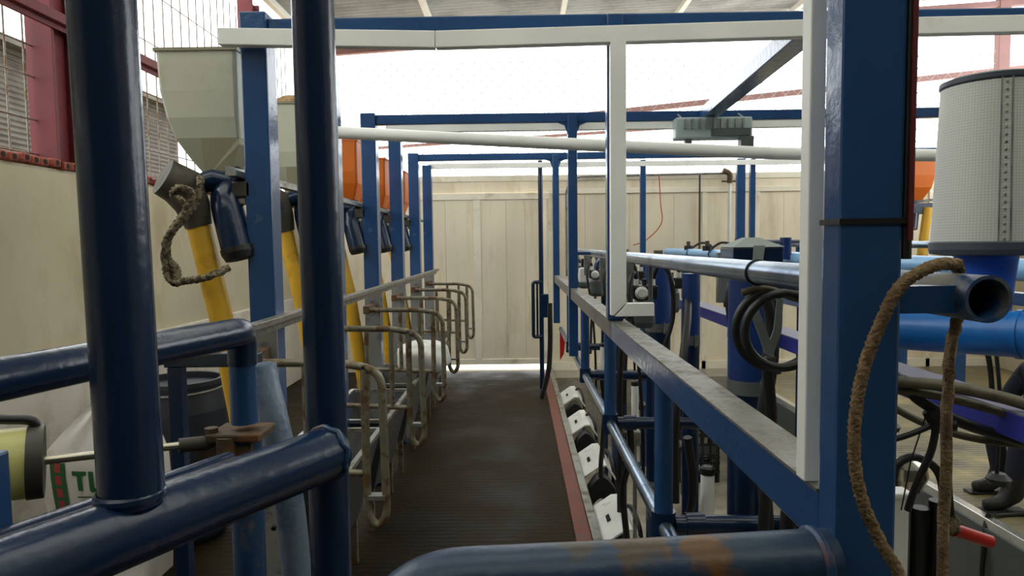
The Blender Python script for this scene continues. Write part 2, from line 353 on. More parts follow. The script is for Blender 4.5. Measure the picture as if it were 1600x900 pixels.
for x in (.40, 2.36, 3.02, 3.95, 5.2): MB().box((x - .03, 8.505, -.02), (x + .03, 8.55, 2.235)).build('stile', 'panelframe', wb, bevel=.005)
MB().box((.40, 8.505, -.02), (6.0, 8.545, .10)).build('bottom_rail', 'panelframe', wb)
dr = thing('door_1', (-.45, 8.47, .07), 'wide cream sheet metal sliding door, light showing under it', 'door', kind='structure')
MB().box((-1.30, 8.46, 2.17), (.40, 8.5, 2.255)).build('rail', 'panelframe', dr, bevel=.006)
MB().box((-1.30, 8.46, .09), (.40, 8.5, .16)).build('rail', 'panelframe', dr, bevel=.006)
for x in (-1.27, -.50, .33): MB().box((x - .045, 8.46, .15), (x + .045, 8.5, 2.17)).build('stile', 'panelframe', dr, bevel=.006)
for a, b in ((-1.225, -.901), (-.899, -.545), (-.455, -.136), (-.134, .102), (.104, .285)): vpanel(a, b, .15, 2.17, 8.475, dr)
MB().box((-1.29, 8.497, .095), (.39, 8.502, 2.25)).build('added_backing_sheet', 'panel', dr)  # added behind the panels so no daylight shows through their gaps
MB().box((-2.7, 8.555, -.05), (-1.3, 8.57, 2.45)).build('added_backing_sheet', 'panel', wb)
MB().box((.40, 8.555, -.05), (6.0, 8.57, 2.45)).build('added_backing_sheet', 'panel', wb)
wp = MB().tube(fillet([(.62, 8.44, 1.2), (.62, 8.44, 2.30), (.74, 8.44, 2.44), (2.66, 8.44, 2.46)], .1), .014, 8).build('water_pipe', 'greypaint', label='thin grey water pipe running along the top of the end wall', cat='pipe')
v_ = thing('tap', (2.65, 8.43, 1.5), 'white standpipe with brass elbow valve on the end wall', 'pipe')
MB().cyl((2.65, 8.44, .0), (2.65, 8.44, 2.34), .022, 10).build('riser', 'white', v_)
MB().tube(fillet([(2.65, 8.44, 2.34), (2.65, 8.42, 2.46), (2.56, 8.42, 2.49)], .05), .035, 10).build('valve', 'brown', v_)
MB().tube([(2.55, 8.43, 2.36), (2.75, 8.43, 2.36)], .012, 8).build('handle', 'brown', v_)
MB().tube(smooth_path([(1.77, 8.42, 2.44), (1.79, 8.42, 2.1), (1.80, 8.42, 1.85), (1.62, 8.42, 1.65), (1.45, 8.42, 1.58)]), .006, 6).build('hose', 'redprint', label='thin pink hose hanging from the water pipe on end wall', cat='hose')
MB().tube([(2.28, 8.44, 2.44), (2.28, 8.44, .2)], .012, 8).build('conduit', 'darkcap', label='dark vertical conduit on the cream end wall', cat='conduit')

# roof: corrugated sheets rising to the right, on white purlins
rz = lambda x: 4.31 + .057 * (x + 2.35)
def roof_strip(y0, y1):
    m = MB(); n = int(round((y1 - y0) * 40)); vs_ = []
    for i in range(n + 1):
        y = y0 + (y1 - y0) * i / n; dz = .02 * math.sin(i * math.pi / 2)
        vs_ += [(-2.72, y, rz(-2.72) + dz), (7.0, y, rz(7.0) + dz)]
    return m.add(vs_, [(2 * i, 2 * i + 1, 2 * i + 3, 2 * i + 2) for i in range(n)], True)
tmp = [roof_strip(*q) for q in ((-2.9, -1.7), (-.4, .7), (2.1, 4.2), (5.6, 9.1))]
m = MB()
for q in tmp: m.add(q.v, q.f, True)
cl = struct(m.build('ceiling', 'roof', label='corrugated grey roof sheets over the milking parlour', cat='roof'))
for q in ((-1.7, -.4), (.7, 2.1), (4.2, 5.6)): roof_strip(*q).build('added_skylight_sheet', 'added_skylight', cl)  # added out of view to light the front-facing surfaces
for x in (-2.6, -1.02, .58, 2.06, 3.6, 5.1): MB().box((x - .03, -2.8, rz(x) - .11), (x + .03, 9.05, rz(x) - .035)).build('purlin', 'purlin', cl)
MB().bar((-2.8, 8.95, rz(-2.8) - .17), (7.0, 8.95, rz(7) - .17), .08, .07).build('roof_rafter', 'redbloom', label='dull red rafter under the roof edge above the end wall', cat='beam', bevel=.005)
MB().bar((-2.8, 9.6, 3.06), (8.5, 9.6, 4.11), .06, .075).build('roof_rafter', 'redbloom', label='sloping red rafter outside, seen through the opening above the end wall', cat='beam', bevel=.005)
MB().bar((-2.8, 9.8, 2.98), (8.5, 9.8, 3.6), .04, .04).build('roof_rafter', 'redbloom', label='thin lower red rafter outside behind the long red rafter', cat='beam', bevel=.004)
MB().box((6.25, 8.9, 2.4), (6.40, 9.0, 5.0)).build('steel_column', 'redbloom', label='red steel column at the roof edge behind the air filter', cat='column', bevel=.006)
# red column, ledger and wire grille in the side opening
for y, lab in ((1.2, 'red steel column on the side wall nearest the viewer'), (4.0, 'red steel column standing on the brick-topped side wall'), (7.1, 'farthest red steel column standing on the side wall')):
    t = thing('steel_column', (-2.82, y + .1, 2.13), lab, 'column', 'red columns on the side wall')
    MB().box((-2.87, y, 2.10), (-2.71, y + .02, rz(-2.7) - .12)).build('flange', 'redsteel', t, bevel=.003)
    MB().box((-2.87, y + .18, 2.10), (-2.71, y + .20, rz(-2.7) - .12)).build('flange', 'redsteel', t, bevel=.003)
    MB().box((-2.80, y + .02, 2.10), (-2.76, y + .18, rz(-2.7) - .12)).build('web', 'redsteel', t)
t = thing('wall_ledger', (-2.7, 3, 2.9), 'purple red steel beam above the side wall opening', 'beam')
MB().box((-2.71, -2.5, 2.93), (-2.65, 8.7, 2.99)).build('upper_flange', 'redsteel', t, bevel=.004)
MB().box((-2.71, -2.5, 2.90), (-2.69, 8.7, 2.93)).build('web', 'redsteel', t)
t = thing('window_grille', (-2.84, 4, 2.13), 'rusty welded wire grille filling the side wall opening', 'grille')
b0 = None
for i in range(44):
    y = 2.2 + i * .145
    if b0 is None: b0 = MB().cyl((-2.84, y, 2.06), (-2.84, y, 4.06), .006, 6).build('bar', 'wire', t)
    else:
        c = b0.copy(); COL.objects.link(c); c.parent = t; c.location = (0, i * .145, 0)
for z in (2.17, 2.37, 2.62, 2.80, 3.2, 3.6): MB().cyl((-2.832, 2.2, z), (-2.832, 8.6, z), .005, 6).build('crossbar', 'wire', t)
# chain link above the end wall
m = MB(); x0, x1, z0, z1, st = -2.7, 6.0, 2.48, 3.95, .15
k = x0 - (z1 - z0)
while k < x1:
    for sgn in (1, -1):
        a = Vector((k, 0, z0 if sgn > 0 else z1)); b = Vector((k + z1 - z0, 0, z1 if sgn > 0 else z0))
        if a.x < x0: a = a + (b - a) * ((x0 - a.x) / (b.x - a.x))
        if b.x > x1: b = a + (b - a) * ((x1 - a.x) / (b.x - a.x))
        yy = 8.60 + .004 * sgn
        m.tube([(a.x, yy, a.z), (b.x, yy, b.z)], .004, 4, caps=False)
    k += st
m.build('chain_link', 'galv', label='faint chain link mesh above the cream end wall', cat='fence', kind='stuff')

# outside, left: earth bank, plank fence, shed, trees
MB().prism([(-3.6, -5, -.2), (-4.6, -5, .9), (-6.5, -5, 1.7), (-12, -5, 2.6), (-30, -5, 3.2), (-30, -5, -.3)], (0, 55, 0)).build('earth_bank', 'earth', label='tan earth bank outside the side wall', cat='bank', kind='structure')
t = thing('shed', (-9.5, 9, 2.3), 'weathered corrugated iron shed on the bank outside', 'shed')
m = MB(); vs_ = []
for i in range(321):
    z = 2.0 + i * .0102; vs_ += [(-9.0 + .02 * math.sin(i * math.pi / 5), 3, z), (-9.0 + .02 * math.sin(i * math.pi / 5), 18, z)]
m.add(vs_, [(2 * i, 2 * i + 1, 2 * i + 3, 2 * i + 2) for i in range(320)], True); m.build('wall_sheet', 'shed', t)
MB().box((-13, 3, 2.0), (-9.05, 18, 5.2)).build('body', 'shed', t)
MB().prism([(-8.6, 2.8, 5.15), (-8.6, 2.8, 5.27), (-13, 2.8, 5.85), (-13, 2.8, 5.73)], (0, 15.4, 0)).build('roof', 'shed', t)
t = thing('plank_fence', (-6.2, 8, 1.6), 'weathered timber plank fence on the bank outside', 'fence')
for z in (1.75, 2.05, 2.35):
    MB().box((-6.22, 3, z), (-6.18, 16, z + .16)).build('plank', 'timber', t)
for y in range(3, 17, 2): MB().box((-6.30, y - .05, 1.4), (-6.22, y + .05, 2.6)).build('post', 'timber', t)
def tree(x, y, z, r, lab):
    t = thing('tree', (x, y, z), lab, 'tree', 'trees on the bank outside')
    MB().cyl((x, y, z), (x, y, z + r * 1.2), .12, 8, .07).build('trunk', 'brown', t)
    m = MB(); rnd = random.Random(int(x * 10 + y))
    ico = bmesh.new(); bmesh.ops.create_icosphere(ico, subdivisions=3, radius=1)
    vv = [Vector(v.co) * (r * (1 + .28 * math.sin(5 * v.co.x + 3 * v.co.z) * math.cos(4 * v.co.y + 2 * v.co.x) + rnd.uniform(-.1, .1))) + Vector((x, y, z + r * 1.5)) for v in ico.verts]
    m.add(vv, [[v.index for v in f.verts] for f in ico.faces], False); ico.free(); m.build('crown', 'leaf', t)
tree(-14.5, 9, 2.6, 1.3, 'dull green tree behind the corrugated shed, nearer one')
tree(-15, 16, 2.6, 1.5, 'dull green tree behind the corrugated shed, farther one')

# ================================================================== BLUE FRAMES AND POSTS
def lpost(y, parent, name='post'):
    MB().box((-1.01, y, 0), (-.912, y + .10, 2.467)).build(name, 'blue', parent, bevel=.006)
    MB().box((-1.004, y - .012, .02), (-.905, y - .001, 1.30)).build('guard_plate', 'greypaint', parent, bevel=.003)
frames = [('blue portal frame of steel posts and crossbeam nearest the viewer', 0), ('second blue portal frame, standing beside the nearest orange hopper', 2), ('farthest blue portal frame, close to the end wall', 4)]
for lab, k in frames:
    y = PY[k]; t = thing('portal_frame', (.35, y, 0), lab, 'frame', 'blue portal frames')
    lpost(y, t)
    MB().box((.337, y, 1.313 if k == 0 else .86), (.397, y + .06, 2.44)).build('post', 'blue', t, bevel=.005)
    MB().box((4.12, y, 0), (4.22, y + .10, 2.46)).build('post', 'blue', t, bevel=.006)
    zb = 2.384 if k == 0 else 2.395
    MB().box((-.912, y + .02, zb), (4.12, y + .08, zb + .062)).build('crossbeam', 'blue', t, bevel=.005)
    if k: 
        for sg in (-1, 1):
            xe = .337 if sg < 0 else .397
            MB().prism([(xe, y + .025, zb), (xe + sg * .07, y + .025, zb), (xe + sg * .02, y + .025, zb - .02), (xe, y + .025, zb - .08)], (0, .012, 0)).build('gusset', 'blue', t)
for lab, k in [('blue steel post hidden behind the near blue pipe, beside the second cream hopper', 1), ('blue steel post between the second and farthest portal frames', 3), ('blue steel post closest to the end wall, at the end of the feeder row', 5)]:
    t = thing('steel_post', (-.96, PY[k] + .05, 0), lab, 'post', 'single blue feeder posts'); lpost(PY[k], t)
for k in (3, 5):
    t = thing('steel_post', (4.17, PY[k], 0), 'blue steel post of the feeder row across the pit, ' + ('nearer of two' if k == 3 else 'last before the end wall'), 'post', 'blue posts across the pit')
    MB().box((4.12, PY[k], 0), (4.22, PY[k] + .10, 2.46)).build('shaft', 'blue', t, bevel=.006)
    MB().box((4.09, PY[k] - .03, 0), (4.25, PY[k] + .13, .012)).build('base_plate', 'blue', t)
for x, w, lab, y in ((1.365, .06, 'single blue post in the pit in front of the end wall', 7.3), (2.42, .09, 'thicker of two close blue posts before the end wall', 7.3), (2.56, .055, 'thinner of two close blue posts before the end wall', 7.34)):
    t = thing('steel_post', (x, y, PIT), lab, 'post', 'blue posts before the end wall')
    MB().box((x - w / 2, y, PIT), (x + w / 2, y + .06, 2.50)).build('shaft', 'blue', t, bevel=.005)
    MB().box((x - w / 2 - .03, y - .03, PIT), (x + w / 2 + .03, y + .09, PIT + .012)).build('base_plate', 'blue', t)
# longitudinal beam overhead
MB().bar((1.10, 2.60, 2.40), (1.24, 4.44, 2.43), .095, .075).build('tie_beam', 'blue', label='pale blue overhead tie beam slanting between two portal frames', cat='beam', bevel=.005)
# trunking
t = thing('cable_trunking', (.37, 2.49, 1.3), 'white cable trunking along the nearest crossbeam with a drop to the beam', 'trunking')
yT = 2.455
MB().bar((-1.065, yT + .02, 2.362), (-.286, yT + .02, 2.340), .04, .060).build('run', 'trunk', t, bevel=.003)
MB().bar((-.284, yT + .02, 2.340), (1.04, yT + .02, 2.360), .04, .060).build('run', 'trunk', t, bevel=.003)
MB().bar((1.042, yT + .02, 2.360), (2.5, yT + .02, 2.37), .04, .060).build('run', 'trunk', t, bevel=.003)
MB().prism([(.342, yT, 2.325), (.398, yT, 2.325), (.398, yT, 1.385), (.352, yT, 1.338), (.342, yT, 1.338)], (0, .04, 0)).build('drop', 'trunk', t, bevel=.002)
MB().prism([(.355, yT, 1.334), (.402, yT, 1.382), (.50, yT, 1.382), (.50, yT, 1.334)], (0, .04, 0)).build('elbow', 'trunk', t, bevel=.002)
MB().box((-.85, PY[2] + .03, 2.345), (2.6, PY[2] + .07, 2.392)).build('cable_trunking', 'trunk', label='white trunking under the crossbeam of the second portal frame', cat='trunking', bevel=.003)
MB().box((-.95, PY[5] + .03, 2.43), (4.0, PY[5] + .06, 2.485)).build('cable_trunking', 'trunk', label='pale trunking spanning above the posts nearest the end wall', cat='trunking', bevel=.003)
MB().tube([(-1.0, 3.43, 2.185), (.36, 3.43, 2.10), (1.3, 3.43, 2.045), (2.9, 3.43, 2.005)], .031, 14).build('overhead_pipe', 'trunk', label='off-white sloping pipe crossing overhead between the portal frames', cat='pipe')
# clear box with fins hanging under second frame
t = thing('control_box', (1.22, 4.32, 2.22), 'clear plastic terminal box with fins hung under the crossbeam', 'box')
MB().box((1.0, 4.26, 2.25), (1.48, 4.36, 2.385)).build('case', 'clear', t, bevel=.012)
for i in range(9): MB().box((1.05 + i * .045, 4.235, 2.31), (1.062 + i * .045, 4.262, 2.37)).build('fin', 'galv', t)
MB().box((1.22, 4.24, 2.265), (1.46, 4.262, 2.31)).build('dark_strip', 'plate', t)
MB().box((1.40, 4.24, 2.18), (1.48, 4.30, 2.26)).build('foot', 'plate', t)
MB().box((1.06, 4.26, 2.19), (1.10, 4.30, 2.25)).build('foot', 'plate', t)
for x in (1.05, 1.25, 1.44): MB().cyl((x, 4.30, 2.38), (x, 4.42, 2.43), .006, 6).build('hanger', 'galv', t)

# ================================================================== FEEDER ROW
MB().prism([(-1.06, 2.46, 1.865), (-1.02, 2.46, 1.865), (-1.02, 2.46, 1.885), (-1.045, 2.46, 1.885), (-1.045, 2.46, 1.90), (-1.06, 2.46, 1.90)], (0, 4.95, 0)).build('feeder_rail', 'galv', label='galvanised angle rail carrying the row of feed hoppers', cat='rail')
t = thing('breast_rail', (-.895, 2.3, 1.31), 'dull metal rail along the aisle side of the feeder posts', 'rail')
MB().box((-.912, 2.2, 1.325), (-.872, 7.48, 1.348)).build('top_bar', 'dusty', t, bevel=.003)
MB().box((-.912, 2.2, 1.295), (-.902, 7.48, 1.325)).build('side_bar', 'dusty', t)

def feeder(y, hm, topz, lab, grain=False):
    t = thing('feed_hopper', (-1.2, y + .2, 1.88), lab, 'hopper', 'feed hoppers along the side')
    y0, y1 = y + .06, y + .40; dz = topz - 2.345
    def ring(xa, xb, z, e): return [(xa, y0 + e, z), (xb, y0 + e, z), (xb, y1 - e, z), (xa, y1 - e, z)]
    prof = [(-1.356, -1.052, topz, 0), (-1.350, -1.054, 2.20, .004), (-1.332, -1.056, 2.10, .012), (-1.312, -1.058, 2.025, .03), (-1.27, -1.085, 1.945, .07), (-1.222, -1.112, 1.872, .11)]
    MB().rings([ring(*p) for p in prof], False).build('bin', hm, t, bevel=.012)
    MB().rings([ring(-1.362, -1.046, topz, -.006), ring(-1.362, -1.046, topz + .012, -.006)]).build('rim', 'creamdark' if hm == 'cream' else hm, t, bevel=.003)
    if hm == 'cream': MB().prism([(-1.206, y0 + .028, 2.025), (-1.06, y0 + .028, 2.025), (-1.06, y0 + .028, 2.0), (-1.112, y0 + .05, 1.872), (-1.206, y0 + .05, 1.872)], (0, .1, 0)).build('outlet_plate', 'creamdark', t)
    if grain:
        m = MB(); m.rings([[(-1.2 + .14 * c * s_, (y0 + y1) / 2 + .15 * c2 * s_, topz + .012 + h_) for c, c2 in [(math.cos(a * .5236), math.sin(a * .5236)) for a in range(12)]] for s_, h_ in ((1, 0), (.8, .03), (.45, .055), (.1, .062))], True)
        m.build('feed_heap', 'grain', t)
    return t
def dispenser(y, lab):
    t = thing('feed_dispenser', (-1.12, y, 1.6), lab, 'dispenser', 'feed dispensers under the hoppers')
    yc = y + .03
    m = MB(); m.tube(fillet([(-1.10, yc + .12, 1.87), (-1.10, yc, 1.80), (-1.05, yc - .02, 1.60)], .08), .059, 16); m.build('auger_housing', 'navy', t)
    MB().lathe([(0, 0), (.052, .005), (.061, .03), (.061, .05)], (-1.036, yc - .03, 1.555), 14, (-.25, .05, 1)).build('end_cap', 'black', t)
    MB().box((-1.06, yc - .03, 1.79), (-.99, yc + .06, 1.85)).build('motor_block', 'darkcap', t, bevel=.006)
    MB().box((-1.05, yc - .02, 1.765), (-1.015, yc + .03, 1.79)).build('bolt_block', 'galv', t, bevel=.003)
    # hood: disc-faced cap tapering to the tube
    a = Vector((-1.265, yc - .06, 1.845)); b = Vector((-1.195, yc - .01, 1.67)); c0 = Vector((-1.20, yc + .05, 1.84))
    m = MB(); m.tube([(-1.285, yc - .085, 1.865), (-1.235, yc - .04, 1.83), (-1.212, yc - .02, 1.76), (-1.197, yc - .01, 1.685)], [.070, .080, .062, .048], 18); m.build('hood', 'hood', t)
    m = MB(); m.tube([(-1.20, yc, 1.84), (-1.14, yc, 1.86), (-1.10, yc + .03, 1.85)], .04, 12); m.build('spout', 'navy', t)
    m = MB(); m.tube([(-1.20, yc - .01, 1.70), (-1.116, yc - .02, 1.31), (-1.08, yc, 1.02), (-1.04, yc + .05, .62)], .043, 18); m.build('feed_tube', 'yellow', t)
    return t
names = ['first', 'second', 'third', 'fourth', 'fifth']
feeder(PY[0], 'cream', 2.345, 'large cream plastic feed hopper nearest the viewer, fixed to the blue post')
feeder(PY[1], 'cream', 2.345, 'second cream feed hopper, heaped with brown meal', True)
feeder(PY[2], 'orange', 2.30, 'nearest orange feed hopper, just behind the near blue pipe')
feeder(PY[3], 'orange', 2.30, 'middle orange feed hopper, between two blue posts')
feeder(PY[4], 'orange', 2.30, 'farthest orange feed hopper in the row along the side')
d0 = dispenser(PY[0], 'blue feed dispenser with yellow tube and rope-hung hood nearest the viewer')
for k, lab in ((1, 'second feed dispenser with yellow tube, under the meal-heaped cream hopper'), (2, 'third feed dispenser with yellow tube, under the nearest orange hopper'), (3, 'fourth feed dispenser with yellow tube, under the middle orange hopper'), (4, 'fifth feed dispenser with yellow tube, under the farthest orange hopper')):
    copy_tree(d0, (0, PY[k] - PY[0], 0), lab)
# rope hank on the first hood
yc = PY[0] - .075
hank = smooth_path([(-1.165, yc + .05, 1.86), (-1.135, yc - .01, 1.84), (-1.145, yc - .02, 1.775), (-1.19, yc - .03, 1.71), (-1.25, yc - .02, 1.655), (-1.275, yc, 1.58), (-1.262, yc, 1.50), (-1.23, yc - .02, 1.478), (-1.23, yc - .02, 1.53), (-1.265, yc - .01, 1.57), (-1.25, yc - .03, 1.64), (-1.20, yc - .05, 1.70), (-1.16, yc - .05, 1.75), (-1.15, yc - .05, 1.80), (-1.19, yc - .06, 1.815), (-1.21, yc - .06, 1.79), (-1.18, yc - .06, 1.77), (-1.165, yc - .06, 1.735), (-1.21, yc - .06, 1.675), (-1.255, yc - .04, 1.62), (-1.268, yc - .02, 1.53), (-1.245, yc - .02, 1.482), (-1.19, yc - .03, 1.487), (-1.12, yc - .02, 1.498), (-1.06, yc + .03, 1.53)], 10)
MB().tube(hank, .0128, 9, rf=ropef, twist=180).build('rope', 'palerope', label='pale knotted rope hank hung over the nearest feed hood', cat='rope')

# stall gates: bent tube arms reaching into the aisle
def gate_parts(t, y):
    MB().tube(fillet([(-.95, y, 1.205), (-.60, y, 1.20), (-.475, y, 1.17), (-.468, y, .66), (-.50, y, .615), (-.535, y, .66), (-.535, y, 1.195)], .075, 7), .0148, 10).build('loop', 'gate', t)
    MB().tube([(-.62, y, 1.2), (-.62, y, .82)], .0125, 8).build('bar', 'gate', t)
    MB().tube([(-.93, y, .83), (-.535, y, .81)], .0125, 8).build('brace', 'gate', t)
    MB().tube([(-.74, y, 1.2), (-.74, y, .82)], .0125, 8).build('bar', 'gate', t)
    MB().box((-.97, y - .02, 1.18), (-.93, y + .20, 1.23)).build('hinge', 'brown', t, bevel=.004)
    MB().box((-.53, y - .02, .72), (-.47, y + .02, .735)).build('clip', 'galv', t)
gl = ['nearest the viewer', 'second from the viewer', 'third from the viewer', 'fourth from the viewer', 'second from the end wall', 'closest to the end wall']
g0 = thing('stall_gate', (-.7, 2.30, .6), 'bent tube stall gate ' + gl[0], 'gate', 'stall gates along the aisle'); gate_parts(g0, 2.30)
for k in range(1, 6): copy_tree(g0, (0, .95 * k, 0), 'bent tube stall gate ' + gl[k])
# feed troughs
def trough(t, y):
    x0, x1, yb = -1.10, -.72, y + .79
    def ring(e, z): return [(x0 + e, y + e, z), (x1 - e, y + e, z), (x1 - e, yb - e, z), (x0 + e, yb - e, z)]
    MB().rings([ring(.10, .24), ring(0, .655), ring(.012, .655), ring(.11, .26)], False).build('tub', 'greysteel', t)
    MB().rings([ring(-.008, .645), ring(-.008, .664), ring(.016, .664), ring(.016, .645), ring(-.008, .645)], False, cap=False).build('rim', 'galv', t)
    for xx in (x0 + .12, x1 - .12):
        for yy in (y + .12, yb - .12): MB().box((xx - .015, yy - .015, 0), (xx + .015, yy + .015, .26)).build('leg', 'gate', t)
tl = ['nearest the viewer', 'second from the viewer', 'third from the viewer', 'fourth from the viewer', 'last before the end wall']
t0 = thing('feed_trough', (-.9, 2.9, 0), 'grey steel feed trough ' + tl[0], 'trough', 'feed troughs between the gates'); trough(t0, PY[0] + .13)
for k in range(1, 5): copy_tree(t0, (0, .95 * k, 0), 'grey steel feed trough ' + tl[k])
def pillow(c, sx, sy, sz, n=20, e=.55, rough=.03, seed=1):
    m = MB(); rnd = random.Random(seed); rg = []
    sg = lambda v: math.copysign(abs(v) ** e, v)
    ph = [rnd.uniform(0, 6) for _ in range(4)]
    for i in range(n + 1):
        u = -math.pi / 2 + math.pi * i / n; r_ = []
        for j in range(2 * n):
            w = 2 * math.pi * j / (2 * n)
            k = 1 + rough * (math.sin(5 * w + ph[0] + 3 * u) + math.sin(7 * u + ph[1] + 2 * w))
            r_.append((c[0] + sx * sg(math.cos(u)) * sg(math.cos(w)) * k, c[1] + sy * sg(math.cos(u)) * sg(math.sin(w)) * k, c[2] + sz * sg(math.sin(u)) * k))
        rg.append(r_)
    m.rings(rg, True, cap=False); return m
pillow((-.70, 4.92, .785), .19, .20, .115, seed=3, e=.7).build('feed_sack', 'white', label='full white plastic sack lying across the troughs', cat='sack')

# ================================================================== AGAINST THE SIDE WALL
t = thing('barrel', (-1.88, 3.68, 0), 'dark blue plastic drum with a pale wire round its rim', 'barrel')
MB().lathe([(0, 0), (.20, 0), (.215, .03), (.238, .27), (.246, .50), (.238, .72), (.218, .84), (.223, .86), (.223, .885), (.205, .885), (.205, .85), (0, .84)], (-1.88, 3.68, 0), 28).build('shell', 'barrel', t)
MB().tube([(-1.88 + .228 * math.cos(a * .2618), 3.68 + .228 * math.sin(a * .2618), .835 + .008 * math.sin(a * .2618)) for a in range(24)], .007, 6, closed=True).build('rim_wire', 'dusty', t)
# feed bag with print
sk = thing('feed_bag', (-1.95, 3.2, 0), 'white woven feed bag with green and red print leaning by the drum', 'bag')
def bag_front(x, z):
    return 3.06 + .05 * ((x + 1.95) / .28) ** 2 + .03 * math.sin(z * 7) - .03 * math.sin((z) * 4.2)
m = MB(); rg = []
for i in range(21):
    z = .95 * i / 20; w = .285 - .02 * math.cos(z * 6); r_ = []
    top = max(0, (z - .62) / .33); xl = -1.95 - w + top * .26; xr = -2.03 + w - top * .05; dp = .26 * (1 - .75 * top)
    for j in range(13):
        x = xl + (xr - xl) * j / 12; r_.append((x, bag_front(x, z) + top * .05 + top * .03 * math.sin(j * 1.7), z))
    for j in range(13):
        x = xr + (xl - xr) * j / 12; r_.append((x, bag_front(x, z) + dp * (1 - .6 * ((x + 1.95) / .3) ** 2) + .02, z))
    rg.append(r_)
m.rings(rg, True); m.build('body', 'sack', sk)
def on_bag(name, quads, mm, parent):
    m = MB()
    for xa, xb, za, zb in quads:
        nz = 6; vs_ = []
        for i in range(nz + 1):
            z = za + (zb - za) * i / nz
            for x in (xa, xb): vs_.append((x, bag_front(x, z) - .004, z))
        m.add(vs_, [(2 * i, 2 * i + 1, 2 * i + 3, 2 * i + 2) for i in range(nz)])
    return m.build(name, mm, parent)
on_bag('green_stripe', [(-2.185, -2.10, .12, .62)], 'green', sk)
on_bag('red_print', [(-2.16, -2.125, .14 + i * .062, .185 + i * .062) for i in range(8)], 'redprint', sk)
on_bag('letter', [(-2.065, -1.995, .565, .585), (-2.042, -2.018, .49, .567)], 'green', sk)
on_bag('letter', [(-1.985, -1.962, .49, .585), (-1.935, -1.912, .49, .585), (-1.98, -1.917, .485, .505)], 'green', sk)
on_bag('underline', [(-2.05, -1.90, .455, .462)], 'green', sk)
pillow((-2.5, 2.95, .1), .14, .3, .11, seed=9, e=.7).build('feed_sack', 'sack', label='small slack sack lying on floor at foot of the side wall', cat='sack')

# ================================================================== NEAR LEFT FENCE AND GATE LATCH
zB = 1.285
Bp = lambda t: (-.412 + .1 * t, .79 + .187 * t, zB)
t = thing('near_barrier', (-.36, .9, 0), 'thick navy pipe barrier closest to the viewer with two uprights', 'barrier')
MB().tube([Bp(-2.2), Bp(1.22)], .040, 28).build('rail', 'navy', t)
b = Bp(-.275); MB().cyl((b[0] + .002, b[1], zB + .03), (b[0] - .024, b[1], 3.4), .0338, 28).build('upright', 'navy', t)
MB().lathe([(.036, 0), (.0375, .004), (.037, .009), (.034, .012)], (b[0], b[1], zB + .034), 24).build('weld', 'navy', t)
MB().cyl((-.308, 1.07, 0), (-.318, 1.07, 3.4), .0325, 24).build('upright', 'navy', t)
e1 = Vector(Bp(1.17)); ax = Vector((.1, .187, 0)).normalized()
m = MB(); m.tube([e1 + Vector((.040 * math.cos(a * .2618) * ax.y, -.040 * math.cos(a * .2618) * ax.x, .040 * math.sin(a * .2618))) + ax * (.004 * math.sin(a * 2.1)) for a in range(24)], .005, 8, closed=True); m.build('weld', 'bluerust', t)
t = thing('rear_barrier', (-.6, 1.2, 0), 'slimmer blue pipe rail ending in an elbow on a short post', 'barrier')
MB().tube(fillet([(-.76, .58, 1.432), (-.562, 1.33, 1.432), (-.572, 1.38, 1.425), (-.576, 1.385, 1.36)], .03), .0295, 22).build('rail', 'navy', t)
MB().cyl((-.576, 1.385, 1.235), (-.576, 1.385, 1.41), .027, 20).build('upper_post', 'blue', t)
MB().box((-.64, 1.34, 1.205), (-.53, 1.44, 1.222)).build('base_plate', 'brown', t, bevel=.004)
MB().cyl((-.576, 1.385, 0), (-.576, 1.385, 1.205), .033, 20).build('lower_post', 'blueworn', t)
MB().tube([(-.80, .78, 1.183), (-.56, 1.27, 1.183)], .026, 18).build('lower_rail', 'navy', t)
t = thing('bracket_post', (-.87, 1.7, 0), 'navy square post with a flat bracket behind the pipe rail', 'post')
MB().box((-.892, 1.68, 0), (-.858, 1.715, 1.30)).build('shaft', 'navy', t, bevel=.003)
MB().box((-.90, 1.68, 1.30), (-.66, 1.715, 1.335)).build('bracket', 'navy', t, bevel=.003)
# pneumatic cylinder that works the gate
t = thing('air_cylinder', (-.98, 1.27, 1.13), 'yellowed clear air cylinder with dark end cap and long rod', 'cylinder')
P0 = Vector((-.876, 1.21, 1.214)); P1 = Vector((-.60, 1.386, 1.199)); dx = (P1 - P0).normalized()
MB().tube([P0 - dx * .30, P0 - dx * .026], .064, 26).build('barrel', 'cylyellow', t)
MB().tube([P0 - dx * .026, P0], .067, 26).build('end_cap', 'darkcap', t)
MB().tube([P0 - dx * .01, P0.lerp(P1, .70)], .008, 10).build('rod', 'rodmetal', t)
MB().tube([P0.lerp(P1, .68), P0.lerp(P1, .98)], .015, 12).build('clevis', 'darkcap', t)
MB().tube(smooth_path([P0 - dx * .3 + Vector((0, 0, .09)), P0 - dx * .12 + Vector((0, 0, .088)), P0 - dx * .05 + Vector((0, 0, .082)), P0 - dx * .015 + Vector((0, 0, .075)), P0 - dx * .012 + Vector((0, 0, .055))]), .009, 8).build('air_hose', 'black', t)
t = thing('gate_pivot', (-.6, 1.4, 1.13), 'grimy cast iron pivot joining the air cylinder rod to the short post', 'pivot')
MB().box((-.665, 1.352, 1.165), (-.55, 1.40, 1.20)).build('arm', 'brown', t, bevel=.006)
MB().cyl((-.60, 1.35, 1.13), (-.60, 1.35, 1.215), .02, 12).build('pin', 'brown', t)
MB().cyl((-.635, 1.36, 1.20), (-.635, 1.36, 1.232), .014, 8).build('nut', 'brown', t)
t = thing('mount_post', (-.78, .92, 0), 'blue bracket at the left picture edge beside the air cylinder', 'post')
MB().box((-.84, .95, .6), (-.776, 1.0, 1.30)).build('shaft', 'blue', t, bevel=.005)
